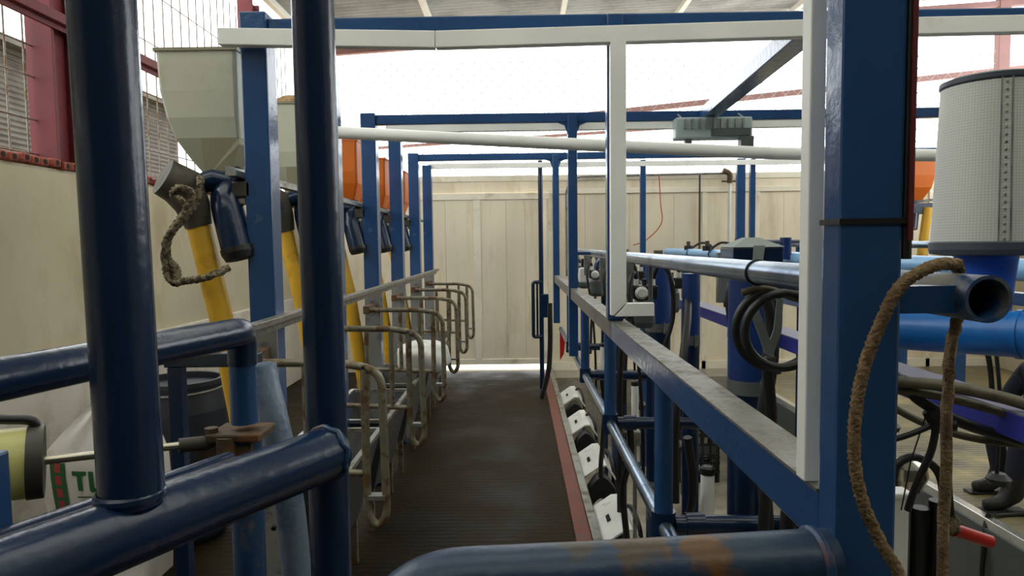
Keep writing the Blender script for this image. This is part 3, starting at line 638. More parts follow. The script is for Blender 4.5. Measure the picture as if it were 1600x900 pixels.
MB().cyl((-.785, .975, 0), (-.785, .975, .62), .03, 14).build('foot', 'bluerust', t)
# leaning worn pipe
t = thing('leaning_pipe', (-.52, 1.5, 0), 'worn grey blue pipe leaning behind the thick navy rail', 'pipe')
MB().tube(smooth_path([(-.592, 1.53, 1.335), (-.582, 1.52, 1.29), (-.548, 1.5, 1.16), (-.518, 1.49, .95), (-.505, 1.48, .6), (-.50, 1.47, 0)], 5), [.020] + [.032] * 25, 18).build('tube', 'bluegrey', t)
MB().tube([(-.548, 1.456, .98), (-.548, 1.45, .978)], .006, 8).build('bolt_hole', 'hole', t)

# ================================================================== NEAR RIGHT COLUMN
t = thing('near_column', (.38, .74, PIT), 'tall blue rectangular steel column close to the viewer', 'column')
MB().box((.345, .722, PIT), (.412, .765, 3.4)).build('shaft', 'blue', t, bevel=.004)
MB().box((.30, .68, PIT), (.46, .81, PIT + .012)).build('base_plate', 'blue', t)
MB().box((.343, .720, 1.618), (.4175, .768, 1.624)).build('cable_tie', 'black', t)
t = thing('cable_run', (.42, .75, 1.6), 'black and rust brown cables tied down the side of the near column', 'cable')
MB().tube([(.4178, .7195, 3.3), (.4178, .7195, 1.60)], .003, 8).build('brown_cable', 'redsteel', t)
MB().tube([(.4185, .729, 3.3), (.4185, .729, 1.58)], .0062, 8).build('black_cable', 'black', t)
MB().box((.340, .790, 1.313), (.3585, .815, 3.4)).build('cable_trunking', 'trunk', label='white upright trunking strip along the near blue column', cat='trunking', bevel=.002)
t = thing('near_gate', (.1, .7, 0), 'blue tubular gate with rust patches at the bottom of the picture', 'gate')
MB().tube(fillet([(.345, .735, 1.243), (.07, .705, 1.243), (-.13, .69, 1.243), (-.17, .69, 1.10), (-.17, .69, 0)], .16, 10), .035, 24).build('frame', 'gaterust', t)
MB().lathe([(.0355, 0), (.039, .003), (.038, .009), (.0355, .012)], (.322, .7325, 1.243), 20, (1, .109, 0)).build('weld', 'bluerust', t)

# rope over the pipe end
def rp(name, pts, r, lab): MB().tube(smooth_path(pts, 14), r, 9, rf=ropef, twist=260).build(name, 'rope', label=lab, cat='rope')
rp('rope', [(.516, .80, 1.05), (.514, .80, 1.25), (.515, .80, 1.45), (.524, .795, 1.53), (.512, .785, 1.568), (.48, .745, 1.573), (.432, .702, 1.573), (.395, .695, 1.553), (.374, .692, 1.515), (.358, .692, 1.47), (.350, .692, 1.42), (.350, .692, 1.37), (.360, .692, 1.325), (.378, .692, 1.285), (.40, .690, 1.24), (.41, .69, 1.15)], .0062, 'brown fibre rope looped over the open pipe end by the near column')

# ================================================================== LONG BEAM AND RAILS BY THE PIT
t = thing('breast_beam', (.375, 3.5, 1.24), 'long blue and steel beam running away along the pit edge', 'beam')
MB().box((.347, .768, 1.243), (.405, 2.50, 1.309)).build('painted_length', 'blue', t, bevel=.003)
MB().box((.347, 2.505, 1.243), (.405, 4.40, 1.309)).build('bare_length', 'greysteel', t, bevel=.003)
MB().box((.347, 4.475, 1.243), (.405, 6.55, 1.309)).build('bare_length', 'greysteel', t, bevel=.003)
MB().box((.345, .768, 1.309), (.407, 2.50, 1.313)).build('worn_top', 'dusty', t)
MB().box((.345, 2.505, 1.309), (.407, 6.55, 1.313)).build('worn_top', 'dusty', t)
sup = [1.79, 2.84, 3.90, 5.0]
ul = ['nearest', 'second', 'third', 'farthest']
for i, y in enumerate(sup):
    s_ = thing('support_post', (.39, y, .5), ul[i] + ' round blue post under the long beam', 'post', 'round posts under the long beam')
    MB().cyl((.39, y, .87), (.39, y, 1.243), .0255, 16).build('shaft', 'blue', s_)
    MB().tube([(.39, y, .795), (.39, y, .875)], .033, 16).build('tee', 'navy', s_)
    MB().tube([(.42, y, .835), (.78, y, .83)], .026, 14).build('cross_arm', 'navy', s_)
    MB().tube([(.45, y, .835), (.50, y, .835)], .032, 14).build('socket', 'navy', s_)
ys = [1.30] + sup + [6.1]
for i, (a, b_) in enumerate(zip(ys, ys[1:])):
    MB().tube([(.39, a + .034, .835), (.39, b_ - .034, .835)], .0215, 16).build('lower_rail', 'steel', label=['nearest', 'second', 'third', 'fourth', 'farthest'][i] + ' shiny pipe length of the lower pit rail', cat='pipe', group='lower pit rail lengths')
# pipe with open end
t = thing('vacuum_pipe', (.5, 3, 1.51), 'long grey blue steel pipe with an open end beside the near column', 'pipe')
MB().tube([(.5, 1.0, 1.537), (.5, 6.35, 1.542)], .0245, 24).build('length', 'steel', t)
m = MB(); m.lathe([(.0255, .30), (.0255, 0), (.0215, 0), (.0215, .28), (0, .28)], (.5, .715, 1.5365), 28, (0, 1, 0)); m.build('open_end', 'blueworn', t)
for y in (1.40, 1.13): MB().tube([(.5 + .0262 * math.cos(a * .2618), y, 1.537 + .0262 * math.sin(a * .2618)) for a in range(24)], .0022, 6, closed=True).build('cable_tie', 'black', t)
MB().box((.405, .735, 1.52), (.48, .76, 1.55)).build('weld_lug', 'blue', t)
MB().tube([(.5, 2.53, 1.542 - .028), (.5, 2.53, 1.36)], .009, 8).build('hanger', 'greysteel', t)
MB().box((.397, 4.42, 1.53), (.48, 4.46, 1.55)).build('lug', 'blue', t)

# splash shields on the pit kerb
def shield(t, y):
    x = .445; P = [(x, 0), (.555, .075), (.60, .078), (.665, -.02), (.66, -.028), (.598, .068), (.557, .065), (x, -.012)]
    MB().prism([(a, y, z) for a, z in P], (0, .52, 0)).build('plate', 'white', t)
    MB().prism([(.49, y + .20, .036), (.508, y + .20, .049), (.508, y + .28, .049), (.49, y + .28, .036)], (0, 0, .004)).build('slot', 'hole', t)
    MB().tube(smooth_path([(.60, y + .30, .085), (.63, y + .22, .11), (.65, y + .1, .06), (.66, y + .05, -.1), (.64, y - .05, -.3)]), .013, 8).build('hose', 'black', t)
    rg = []
    for sc in (1, .86):
        pass
    arch = [(.46 + .19 * i / 10, -.05 + .10 * math.sin(math.pi * i / 10)) for i in range(11)]
    MB().prism([(a, y - .12, z - .01) for a, z in arch] + [(a, y - .12, z - .16) for a, z in reversed(arch)], (0, .12, 0)).build('rubber_flap', 'black', t, bevel=.01)
sl = ['nearest the viewer', 'second from the viewer', 'third from the viewer', 'fourth from the viewer']
s0 = thing('splash_shield', (.55, 3.75, -.05), 'bent white metal shield on the pit kerb ' + sl[0], 'shield', 'white shields along the pit kerb'); shield(s0, 3.50)
for k in range(1, 4): copy_tree(s0, (0, 1.05 * k, 0), 'bent white metal shield on the pit kerb ' + sl[k])

# lift cylinders
def lifter(x, y, z0, z1, r, lab):
    t = thing('lift_cylinder', (x, y, z0), lab, 'cylinder', 'pale lift cylinders in the pit')
    MB().cyl((x, y, z0), (x, y, z1), r, 18).build('tube', 'greypaint' if r < .01 else 'trunk', t)
    MB().lathe([(0, .012), (r * .7, .014), (r * 1.08, .008), (r * 1.08, -.012)], (x, y, z1), 18).build('cap', 'black', t)
    MB().box((x - r * 1.6, y - r * 1.2, z0 - .02), (x + r * 1.6, y + r * 1.2, z0 + .05)).build('bracket', 'galv', t, bevel=.006)
    MB().cyl((x, y, PIT), (x, y, z0), r * .6, 10).build('rod', 'galv', t)
lifter(.60, 2.11, .60, .875, .0215, 'pale lift cylinder nearest the viewer, dark cap on top')
lifter(.60, 3.44, .58, .880, .0185, 'second pale lift cylinder, behind the round post')
lifter(.60, 4.74, .66, .885, .0185, 'third pale lift cylinder, far along the pit')

# milk meter columns
def column_unit(x, y, r, z_col, ztop, lab, cap=True):
    t = thing('meter_column', (x, y, PIT), lab, 'column', 'blue meter columns in the pit')
    MB().cyl((x, y, z_col + .045), (x, y, ztop), r, 28).build('upper_body', 'tank', t)
    MB().cyl((x, y, z_col), (x, y, z_col + .045), r + .002, 28).build('collar', 'band', t)
    MB().cyl((x, y, PIT), (x, y, z_col), r * .97, 24).build('lower_body', 'navy', t)
    MB().box((x + r * .2, y - r - .012, z_col - .005), (x + r * .35, y - r + .02, z_col + .05)).build('clip', 'galv', t)
    if cap:
        MB().box((x - .075, y - .07, ztop), (x + .08, y + .07, ztop + .055)).build('head', 'navy', t, bevel=.004)
        MB().rings([[(x - .078, y - .073, ztop + .055), (x + .083, y - .073, ztop + .055), (x + .083, y + .073, ztop + .055), (x - .078, y + .073, ztop + .055)], [(x - .02, y - .02, ztop + .085), (x + .02, y - .02, ztop + .085), (x + .02, y + .02, ztop + .085), (x - .02, y + .02, ztop + .085)]]).build('roof_cap', 'strap', t)
        MB().prism([(x - .015, y - .078, ztop + .06), (x + .02, y - .078, ztop + .06), (x + .012, y - .078, ztop), (x - .018, y - .078, ztop)], (0, .004, 0)).build('strap', 'strap', t)
    return t
column_unit(.745, 2.16, .066, 1.115, 1.53, 'thick blue meter column with grey pointed cap behind the hose coil')
column_unit(.745, 3.56, .066, 1.135, 1.50, 'thick blue meter column with grey collar beside the white trunking elbow', False)
column_unit(.80, 3.10, .040, 1.13, 1.46, 'slim blue meter column between the two thick ones', False)
column_unit(.745, 4.95, .06, 1.14, 1.50, 'far blue meter column partly behind the white trunking', False)
column_unit(.86, 1.93, .04, 1.06, 1.40, 'slim blue meter column beside the near white trunking strip', False)

# centre pipes
t = thing('milk_line', (1.6, 4, 1.45), 'pale blue milk line with black bands over the pit', 'pipe')
MB().tube([(1.6, 1.2, 1.50), (1.6, 7.2, 1.512)], .036, 20).build('pipe', 'paleblue', t)
for y in (2.4, 3.3, 4.1, 4.6, 5.0, 5.5, 6.2): MB().tube([(1.6, y, 1.506), (1.6, y + .035, 1.506)], .0395, 18).build('band', 'navy', t)
for y in (3.0, 6.4): MB().box((1.57, y, PIT), (1.63, y + .05, 1.47)).build('stand', 'navy', t)
t = thing('fitting_row', (1.5, 3.9, 1.5), 'thin lilac pipe with blue cups above the milk line', 'pipe')
MB().tube([(1.27, 3.9, 1.605), (1.85, 3.9, 1.598)], .011, 10).build('pipe', 'lavender', t)
for x in (1.29, 1.55, 1.83): MB().cyl((x, 3.9, 1.50), (x, 3.9, 1.625), .032, 16).build('cup', 'tank', t)
for i, (x, y) in enumerate(((1.55, 5.5), (1.58, 4.7), (1.62, 3.3), (1.60, 6.3))):
    k_ = thing('pulsator', (x, y, 1.51), 'small black pulsator with stub on the milk line, ' + ['third', 'second', 'nearest', 'farthest'][i] + ' along it', 'pulsator', 'pulsators on the milk line')
    MB().cyl((x, y, 1.535), (x, y, 1.575), .04, 14).build('body', 'black', k_)
    MB().cyl((x, y, 1.575), (x, y, 1.615), .018, 10).build('stub', 'brown', k_)
    MB().tube(smooth_path([(x + .03, y, 1.55), (x + .12, y, 1.60), (x + .22, y, 1.56), (x + .24, y - .02, 1.40)]), .010, 8).build('hose', 'black', k_)
# main air pipe and filter
A0 = Vector((1.0, 1.976, 1.347)); A1 = Vector((1.231, 1.64, 1.367)); dA = A1 - A0
t = thing('air_main', (1.15, 1.76, 1.3), 'fat bright blue air pipe slanting across the pit under the filter', 'pipe')
MB().tube([A0, A1 + dA * 1.4], .057, 30).build('pipe', 'pvcblue', t)
MB().tube([A1 - dA * .02, A1 + dA * .01], .061, 30).build('flange', 'pvcblue', t)
MB().tube([A0 - dA * .02, A0 + dA * .03], .062, 30).build('end_cap', 'pvcblue', t)
fx, fy = 1.24, 1.79
t = thing('air_filter', (fx, fy, 1.43), 'large perforated grey air filter cartridge on a blue cup', 'filter')
m = MB(); n = 64; r0, r1, z0, z1 = .127, .112, 1.58, 2.005
vs_ = [(fx + r_ * math.cos(2 * math.pi * j / n), fy + r_ * math.sin(2 * math.pi * j / n), z) for r_, z in ((r0, z0), (r1, z1)) for j in range(n + 1)]
m.add(vs_, [(j, j + 1, n + 1 + j + 1, n + 1 + j) for j in range(n)], True)
fo = m.build('mesh_body', 'filter', t)
uv = fo.data.uv_layers.new(name='UVMap')
for p in fo.data.polygons:
    for li in p.loop_indices:
        vi = fo.data.loops[li].vertex_index; uv.data[li].uv = ((vi % (n + 1)) / n, .55 * (vi // (n + 1)))
MB().lathe([(0, -.004), (.10, -.004), (.128, 0), (.131, .012), (.131, .03), (.126, .034)], (fx, fy, 1.562), 40).build('lower_rim', 'filterrim', t)
MB().lathe([(.112, -.006), (.116, 0), (.116, .012), (.10, .018), (.04, .02), (0, .02)], (fx, fy, 2.0), 40).build('upper_rim', 'filterrim', t)
MB().lathe([(.060, -.14), (.066, -.05), (.072, 0), (.072, .01), (0, .01)], (fx, fy, 1.552), 30).build('cup', 'cup', t)
ang = R(-108)
for dd in (-.10, .10):
    a = ang + dd
    MB().bar((fx + .1285 * math.cos(a), fy + .1285 * math.sin(a), 1.585), (fx + .1135 * math.cos(a), fy + .1135 * math.sin(a), 2.0), .003, .003, (math.cos(a), math.sin(a), 0)).build('seam', 'greypaint', t)
pv = None
for i in range(22):
    f_ = i / 21; r_ = .1285 + (.1135 - .1285) * f_; z = 1.60 + .385 * f_
    MB().cyl((fx + (r_ - .004) * math.cos(ang), fy + (r_ - .004) * math.sin(ang), z), (fx + (r_ + .001) * math.cos(ang), fy + (r_ + .001) * math.sin(ang), z), .0032, 8).build('seam_rivet', 'galv', t)
# violet channel
t = thing('channel_beam', (1.07, 2.8, 1.2), 'violet blue channel beam with its top painted paler as lit under the fat pipe', 'beam')
MB().box((1.03, 1.15, 1.182), (1.12, 4.35, 1.238)).build('channel', 'purple', t, bevel=.003)
MB().box((1.028, 1.15, 1.238), (1.122, 4.35, 1.242)).build('top', 'lavender', t)  # light falling on the channel top, put into its colour
for y in (1.16, 4.2): MB().box((1.05, y, PIT), (1.10, y + .05, 1.165)).build('leg', 'navy', t)
t = thing('rear_rail', (2.2, 3.2, 1.0), 'dark blue square rail beyond the violet channel', 'rail')
MB().box((2.57, 1.6, 1.00), (2.63, 6.8, 1.06)).build('bar', 'blue', t, bevel=.004)
for y in (2.3, 4.65, 6.2): MB().cyl((2.60, y, PIT), (2.60, y, 1.0), .024, 12).build('leg', 'navy', t)
# hose coil and hoses
def hose(pts, r, m_, lab, name='hose', cat='hose', n=8): return MB().tube(smooth_path(pts, n), r, 9).build(name, m_, label=lab, cat=cat)
coil = []
for i in range(40):
    a = R(100) - i * 2 * math.pi / 19; k_ = 1 - .004 * i
    coil.append((.57 + .098 * k_ * math.cos(a), 1.5 - .002 * i, 1.412 + .094 * k_ * math.sin(a)))
coil += [(.64, 1.40, 1.47), (.75, 1.42, 1.47), (.84, 1.60, 1.47), (.86, 1.80, 1.46), (.86, 1.92, 1.40)]
hose(coil, .0095, 'black', 'coil of black rubber hose hung under the long steel pipe', 'hose_coil', 'hose', 4)
hose([(.49, 1.47, 1.49), (.54, 1.46, 1.500), (.60, 1.45, 1.478), (.66, 1.44, 1.476), (.74, 1.48, 1.485), (.80, 1.70, 1.47), (.79, 1.95, 1.46), (.76, 2.09, 1.44)], .008, 'olive', 'grimy hose drooping under the steel pipe above the coil')
t = thing('hanging_strap', (.56, 1.53, 1.33), 'grey webbing strap hanging in a V inside the hose coil', 'strap')
MB().prism([(.515, 1.53, 1.486), (.533, 1.53, 1.49), (.575, 1.53, 1.38), (.582, 1.53, 1.335), (.565, 1.53, 1.345)], (0, .003, 0)).build('limb', 'strap', t)
MB().prism([(.582, 1.533, 1.335), (.568, 1.533, 1.35), (.585, 1.533, 1.40), (.592, 1.533, 1.47), (.606, 1.533, 1.47), (.602, 1.533, 1.39)], (0, .003, 0)).build('limb', 'strap', t)
MB().box((.566, 1.522, 1.325), (.588, 1.54, 1.338)).build('buckle', 'rodmetal', t)
hose([(.60, 1.62, 1.46), (.612, 1.62, 1.40), (.605, 1.62, 1.30), (.615, 1.62, 1.15), (.60, 1.62, .9), (.62, 1.65, .5)], .014, 'black', 'black milk hose hanging straight down below the coil')
hose([(.66, 1.75, 1.45), (.66, 1.74, 1.3), (.63, 1.72, 1.1), (.64, 1.7, .8), (.62, 1.7, .5)], .018, 'black', 'thick black milk hose hanging beside the slim column')
hose([(.82, 3.25, 1.42), (.76, 3.0, 1.28), (.70, 2.85, 1.08), (.66, 2.8, .85), (.66, 2.8, .5)], .018, 'black', 'thick black hose slanting down in front of the slim column')
hose([(.52, 3.75, 1.515), (.60, 3.75, 1.40), (.63, 3.75, 1.25), (.60, 3.75, 1.1), (.57, 3.75, .8), (.57, 3.75, PIT + .01)], .016, 'black', 'black hose hanging behind the white trunking drop')
hose([(.52, 2.05, 1.0), (.55, 2.1, .78), (.54, 2.3, .5), (.56, 2.4, .2), (.55, 2.4, -.3)], .014, 'black', 'black hose hanging beside the nearest pale lift cylinder')
hose([(.72, 1.75, .95), (.70, 1.73, .82), (.66, 1.7, .70), (.62, 1.7, .5), (.6, 1.7, .2)], .022, 'black', 'thick black hose curving below the long beam near the viewer')
hose([(.50, 3.0, .80), (.52, 3.1, .60), (.50, 3.2, .40), (.53, 3.25, .1), (.55, 3.3, -.2)], .016, 'black', 'black hose dropping from the lower pit rail past the first shield')
hose([(.50, 4.0, .80), (.53, 4.1, .6), (.53, 4.2, .35), (.54, 4.4, .12), (.56, 4.5, -.1)], .016, 'black', 'black hose dropping from the lower pit rail past the second shield')
# hoses on the right
Y = 1.5
hose([(.72, 1.55, 1.34), (.83, 1.5, 1.306), (.89, 1.48, 1.245), (.97, 1.46, 1.20), (1.08, 1.44, 1.165), (1.25, 1.40, 1.12)], .0125, 'black', 'black hose sagging below the violet channel')
hose([(.80, 1.5, 1.285), (.90, 1.45, 1.287), (1.0, 1.40, 1.272), (1.1, 1.36, 1.24), (1.25, 1.3, 1.18)], .013, 'olive', 'upper olive hose sagging against the violet channel')
hose([(.80, 1.5, 1.27), (.90, 1.47, 1.262), (1.0, 1.43, 1.24), (1.1, 1.40, 1.205), (1.25, 1.34, 1.15)], .010, 'olive', 'lower olive hose sagging beside the black one')
hose([(.80, 1.55, 1.26), (.88, 1.52, 1.205), (.96, 1.5, 1.17), (1.06, 1.48, 1.15), (1.25, 1.45, 1.135)], .0085, 'olive', 'thin lowest grey hose crossing below the violet channel')
t = thing('hose_clamp', (.92, 1.5, 1.15), 'black strap clamp with three tails holding the sagging hoses', 'clamp')
MB().tube(smooth_path([(.905, 1.47, 1.225), (.925, 1.465, 1.195), (.955, 1.46, 1.195)]), .016, 8).build('knot', 'black', t)
MB().tube(smooth_path([(.92, 1.47, 1.195), (.86, 1.48, 1.165), (.80, 1.5, 1.14)]), .007, 8).build('tail', 'black', t)
MB().tube(smooth_path([(.922, 1.47, 1.195), (.918, 1.48, 1.13), (.90, 1.5, 1.05), (.893, 1.52, .98)]), .008, 8).build('tail', 'black', t)
MB().tube([(.90, 1.47, 1.22), (.885, 1.5, 1.10), (.878, 1.52, .98)], .0018, 6).build('cord', 'black', t)
t = thing('plastic_post', (.92, 1.62, PIT), 'white square plastic post at the lower right beside the rope', 'post')
MB().box((.895, 1.60, PIT), (.945, 1.64, .985)).build('shaft', 'trunk', t, bevel=.004)
MB().box((.888, 1.594, .975), (.952, 1.646, .99)).build('cap', 'trunk', t, bevel=.004)
# milking unit behind it
t = thing('milking_unit', (1.10, 1.85, .5), 'black milking claw with hoses and bright bowl at the lower right', 'milking unit')
MB().lathe([(0, -.05), (.05, -.04), (.065, 0), (.06, .03), (.03, .045), (0, .05)], (1.10, 1.9, .93), 20).build('bowl', 'rodmetal', t)
MB().tube(smooth_path([(1.02, 1.85, .80), (1.03, 1.84, .95), (1.09, 1.84, 1.0), (1.16, 1.84, .96), (1.18, 1.84, .85), (1.17, 1.85, .6)]), .012, 8).build('loop_hose', 'black', t)
for x, z in ((1.01, .80), (1.06, .78), (1.14, .78), (1.19, .80)):
    MB().cyl((x, 1.88, z - .17), (x, 1.88, z + .06), .024, 12).build('teat_cup', 'black', t)
MB().tube([(1.10, 1.9, .88), (1.10, 1.9, .55), (1.10, 1.9, PIT)], .02, 8).build('stem', 'darkcap', t)
t = thing('hook_rope', (1.28, 1.9, .7), 'short red handle tied to a frayed rope knot in the pit', 'handle')
MB().tube([(1.20, 1.82, .80), (1.30, 1.82, .765)], .018, 10).build('grip', 'red', t)
pillow((1.185, 1.81, .82), .022, .018, .026, 8, 1.0, .2, 4).build('knot', 'palerope', t)
MB().tube(smooth_path([(1.185, 1.81, .84), (1.18, 1.82, .95), (1.19, 1.84, 1.05), (1.21, 1.85, 1.205)]), .007, 8).build('cord', 'black', t)
MB().tube(smooth_path([(2.66, 3.75, .03), (2.74, 3.8, .012), (2.88, 3.82, .012), (3.0, 3.80, .02), (3.3, 3.72, .02)]), .016, 8).build('hose', 'black', label='black hose lying over the bright kerb of the far platform', cat='hose')
hose([(2.66, 3.76, .02), (2.62, 3.72, -.1), (2.60, 3.7, -.3), (2.60, 3.7, -.6)], .014, 'black', 'black hose hanging down the far pit wall')

# milk meters hung along both sides of the pit
def meter(x, y, lab, sx=1):
    t = thing('milk_meter', (x, y, 1.15), lab, 'meter', 'milk meters over the pit')
    MB().lathe([(0, 0), (.045, .005), (.055, .03), (.05, .12), (.042, .14), (0, .145)], (x, y, 1.19), 18).build('bowl', 'plate', t)
    MB().box((x - .06, y - .05, 1.335), (x + .06, y + .05, 1.40)).build('valve_block', 'black', t, bevel=.008)
    for i in range(3): MB().cyl((x - .04 + i * .04, y - .02, 1.40), (x - .04 + i * .04, y - .02, 1.43), .012, 10).build('port', 'white' if i != 1 else 'black', t)
    MB().lathe([(0, -.012), (.03, -.012), (.032, 0), (.02, .012), (0, .012)], (x - sx * .02, y - .055, 1.365), 14, (0, -1, 0)).build('dial', 'white', t)
    MB().box((x - sx * .10, y - .012, 1.36), (x - sx * .05, y + .012, 1.56)).build('bracket', 'galv', t)
    MB().tube(smooth_path([(x + .04, y - .02, 1.43), (x + .07, y - .03, 1.50), (x + sx * .12, y - .04, 1.44), (x + sx * .13, y - .05, 1.25), (x + sx * .06, y - .08, 1.0), (x + sx * .04, y - .1, .6)]), .012, 8).build('milk_hose', 'black', t)
    MB().tube(smooth_path([(x - .04, y - .02, 1.43), (x - .06, y - .06, 1.46), (x - .085, y - .09, 1.36), (x - .05, y - .1, 1.1), (x - .03, y - .12, .8), (x - .02, y - .1, .45)]), .009, 8).build('pulse_hose', 'black', t)
    MB().lathe([(0, -.03), (.045, -.02), (.055, .01), (.03, .035), (0, .04)], (x + sx * .01, y - .1, .42), 14).build('claw', 'black', t)
    return t
m0 = meter(.61, 3.25, 'black milk meter with white dial just behind the white trunking drop')
for x, y, lab in ((.62, 4.25, 'second black milk meter along the long steel pipe'), (.62, 5.25, 'third black milk meter along the long steel pipe'), (.62, 6.2, 'farthest black milk meter along the long steel pipe'),
                  (.90, 2.70, 'black milk meter between the slim and thick blue columns'), (.90, 3.95, 'black milk meter behind the slim blue column'), (.868, 4.95, 'far black milk meter fixed beside the farthest blue column')):
    copy_tree(m0, (x - .61, y - 3.25, 0), lab)
m1 = meter(2.36, 2.4, 'black milk meter on far side of the pit nearest the viewer', -1)
for y, w_ in ((3.35, 'second'), (4.3, 'third'), (5.25, 'fourth'), (6.2, 'farthest')): copy_tree(m1, (0, y - 2.4, 0), 'black milk meter on far side of the pit, %s from the viewer' % w_)
t = thing('breast_beam', (2.72, 4, 1.2), 'dark blue beam along the far side of the pit with round posts', 'beam')
MB().box((2.68, 1.0, 1.243), (2.74, 6.6, 1.312)).build('bar', 'blue', t, bevel=.003)
for y in (1.8, 3.3, 4.87, 6.0): MB().cyl((2.71, y, .02), (2.71, y, 1.243), .0255, 14).build('leg', 'blue', t)
MB().tube([(2.47, 1.0, 1.57), (2.47, 6.6, 1.575)], .022, 14).build('top_pipe', 'steel', t)
for y in (1.8, 4.87, 6.0): MB().box((2.48, y - .015, 1.30), (2.70, y + .015, 1.56)).build('strut', 'blue', t)

# crates on the pit floor
def crate(t, z):
    x0, x1, y0, y1, h = 1.62, 2.04, 6.75, 7.1, .28
    MB().box((x0, y0, z), (x1, y1, z + .015)).build('base', 'crate', t)
    for i in range(6):
        x = x0 + .012 + (x1 - x0 - .024) * i / 5
        for yy in (y0, y1 - .012): MB().box((x - .012, yy, z + .015), (x + .012, yy + .012, z + h)).build('slat', 'crate', t)
    for i in range(5):
        y = y0 + .012 + (y1 - y0 - .024) * i / 4
        for xx in (x0, x1 - .012): MB().box((xx, y - .012, z + .015), (xx + .012, y + .012, z + h)).build('slat', 'crate', t)
    for zz in (z + .1, z + .19, z + h - .03):
        MB().rings([[(x0 - .004, y0 - .004, zz), (x1 + .004, y0 - .004, zz), (x1 + .004, y1 + .004, zz), (x0 - .004, y1 + .004, zz)], [(x0 - .004, y0 - .004, zz + .028), (x1 + .004, y0 - .004, zz + .028), (x1 + .004, y1 + .004, zz + .028), (x0 - .004, y1 + .004, zz + .028)]], cap=False).build('band', 'crate', t)
    MB().box((x0 + .1, y0 - .012, z + .20), (x0 + .14, y0 - .006, z + .24)).build('tag', 'white', t)
c0 = thing('crate', (1.83, 6.9, PIT), 'black plastic crate on the pit floor, lower of two stacked', 'crate', 'stacked crates'); crate(c0, PIT)
copy_tree(c0, (0, 0, .282), 'black plastic crate stacked on top of another in the pit')

# end gate at the far right of the aisle
t = thing('end_gate', (.26, 7.4, 0), 'small dark blue tube gate on a thin post before the end wall', 'gate')
MB().cyl((.262, 7.42, 0), (.262, 7.42, 2.52), .026, 12).build('post', 'navy', t)
MB().tube(fillet([(.262, 7.40, 1.19), (.17, 7.38, 1.19), (.17, 7.38, .585), (.262, 7.40, .585)], .03), .02, 10).build('frame', 'navy', t)
MB().tube([(.215, 7.39, 1.19), (.215, 7.39, .585)], .012, 8).build('bar', 'navy', t)
MB().box((.24, 7.36, .80), (.34, 7.44, 1.06)).build('latch_box', 'navy', t, bevel=.01)
MB().tube(smooth_path([(.33, 6.9, 1.0), (.33, 6.9, .6), (.31, 6.9, .3), (.25, 6.9, .06), (.22, 6.9, .02)]), .026, 8).build('rubber_strap', 'black', label='black rubber strap hanging at the far end of the long beam', cat='strap')
MB().prism([(.375, 6.0, .84), (.43, 6.0, .80), (.41, 6.0, .62), (.375, 6.0, .56)], (0, .03, 0)).build('red_flap', 'red', label='small red flap near the far end of the pit rail', cat='flap')
t = thing('far_meter', (.62, 5.6, 1.2), 'far grey milking meter box with blue drum behind the portal post', 'meter')
MB().box((.52, 5.6, 1.28), (.78, 5.75, 1.40)).build('box', 'white', t, bevel=.01)
MB().lathe([(0, -.04), (.10, -.04), (.11, 0), (.10, .04), (0, .04)], (.74, 5.55, 1.40), 22, (0, 1, 0)).build('drum', 'tank', t)
for i in range(4): MB().box((.53 + i * .06, 5.57, 1.41), (.555 + i * .06, 5.60, 1.48)).build('terminal', 'rodmetal' if i % 2 else 'black', t)
MB().box((.71, 5.68, PIT), (.76, 5.73, 1.28)).build('stand', 'navy', t)

# feeder across the pit (seen between column and filter)
def far_feeder(k, lab1, lab2):
    y = PY[k]; t = thing('feed_hopper', (4.37, y + .2, 1.9), lab1, 'hopper', 'orange feed hoppers across the pit'); y0, y1 = y + .06, y + .40
    def ring(xa, xb, z, e): return [(xa, y0 + e, z), (xb, y0 + e, z), (xb, y1 - e, z), (xa, y1 - e, z)]
    MB().rings([ring(*p) for p in [(4.21, 4.52, 2.45, 0), (4.215, 4.515, 2.30, .004), (4.225, 4.49, 2.17, .02), (4.24, 4.42, 2.02, .09)]]).build('bin', 'orange', t, bevel=.012)
    MB().rings([ring(4.205, 4.525, 2.45, -.006), ring(4.205, 4.525, 2.462, -.006)]).build('rim', 'orange', t)
    t = thing('feed_dispenser', (4.37, y, 1.5), lab2, 'dispenser', 'feed dispensers across the pit')
    MB().tube(fillet([(4.31, y + .2, 2.0), (4.31, y + .1, 1.92), (4.27, y + .06, 1.72)], .06), .05, 12).build('auger_housing', 'navy', t)
    MB().box((4.20, y + .05, 1.88), (4.55, y + .12, 2.0)).build('bracket', 'navy', t)
    MB().tube([(4.43, y + .05, 1.95), (4.38, y + .04, 1.6), (4.33, y + .05, 1.0)], .045, 14).build('feed_tube', 'yellow', t)
far_feeder(4, 'orange feed hopper across the pit, hidden behind the air filter', 'yellow tubed dispenser across the pit behind the air filter')
far_feeder(5, 'orange feed hopper across the pit beside the near column', 'yellow tubed dispenser under the orange hopper across the pit')
MB().box((4.22, 5.2, 1.995), (4.26, 7.7, 2.02)).build('feeder_rail', 'galv', label='galvanised rail carrying the hoppers across the pit', cat='rail')

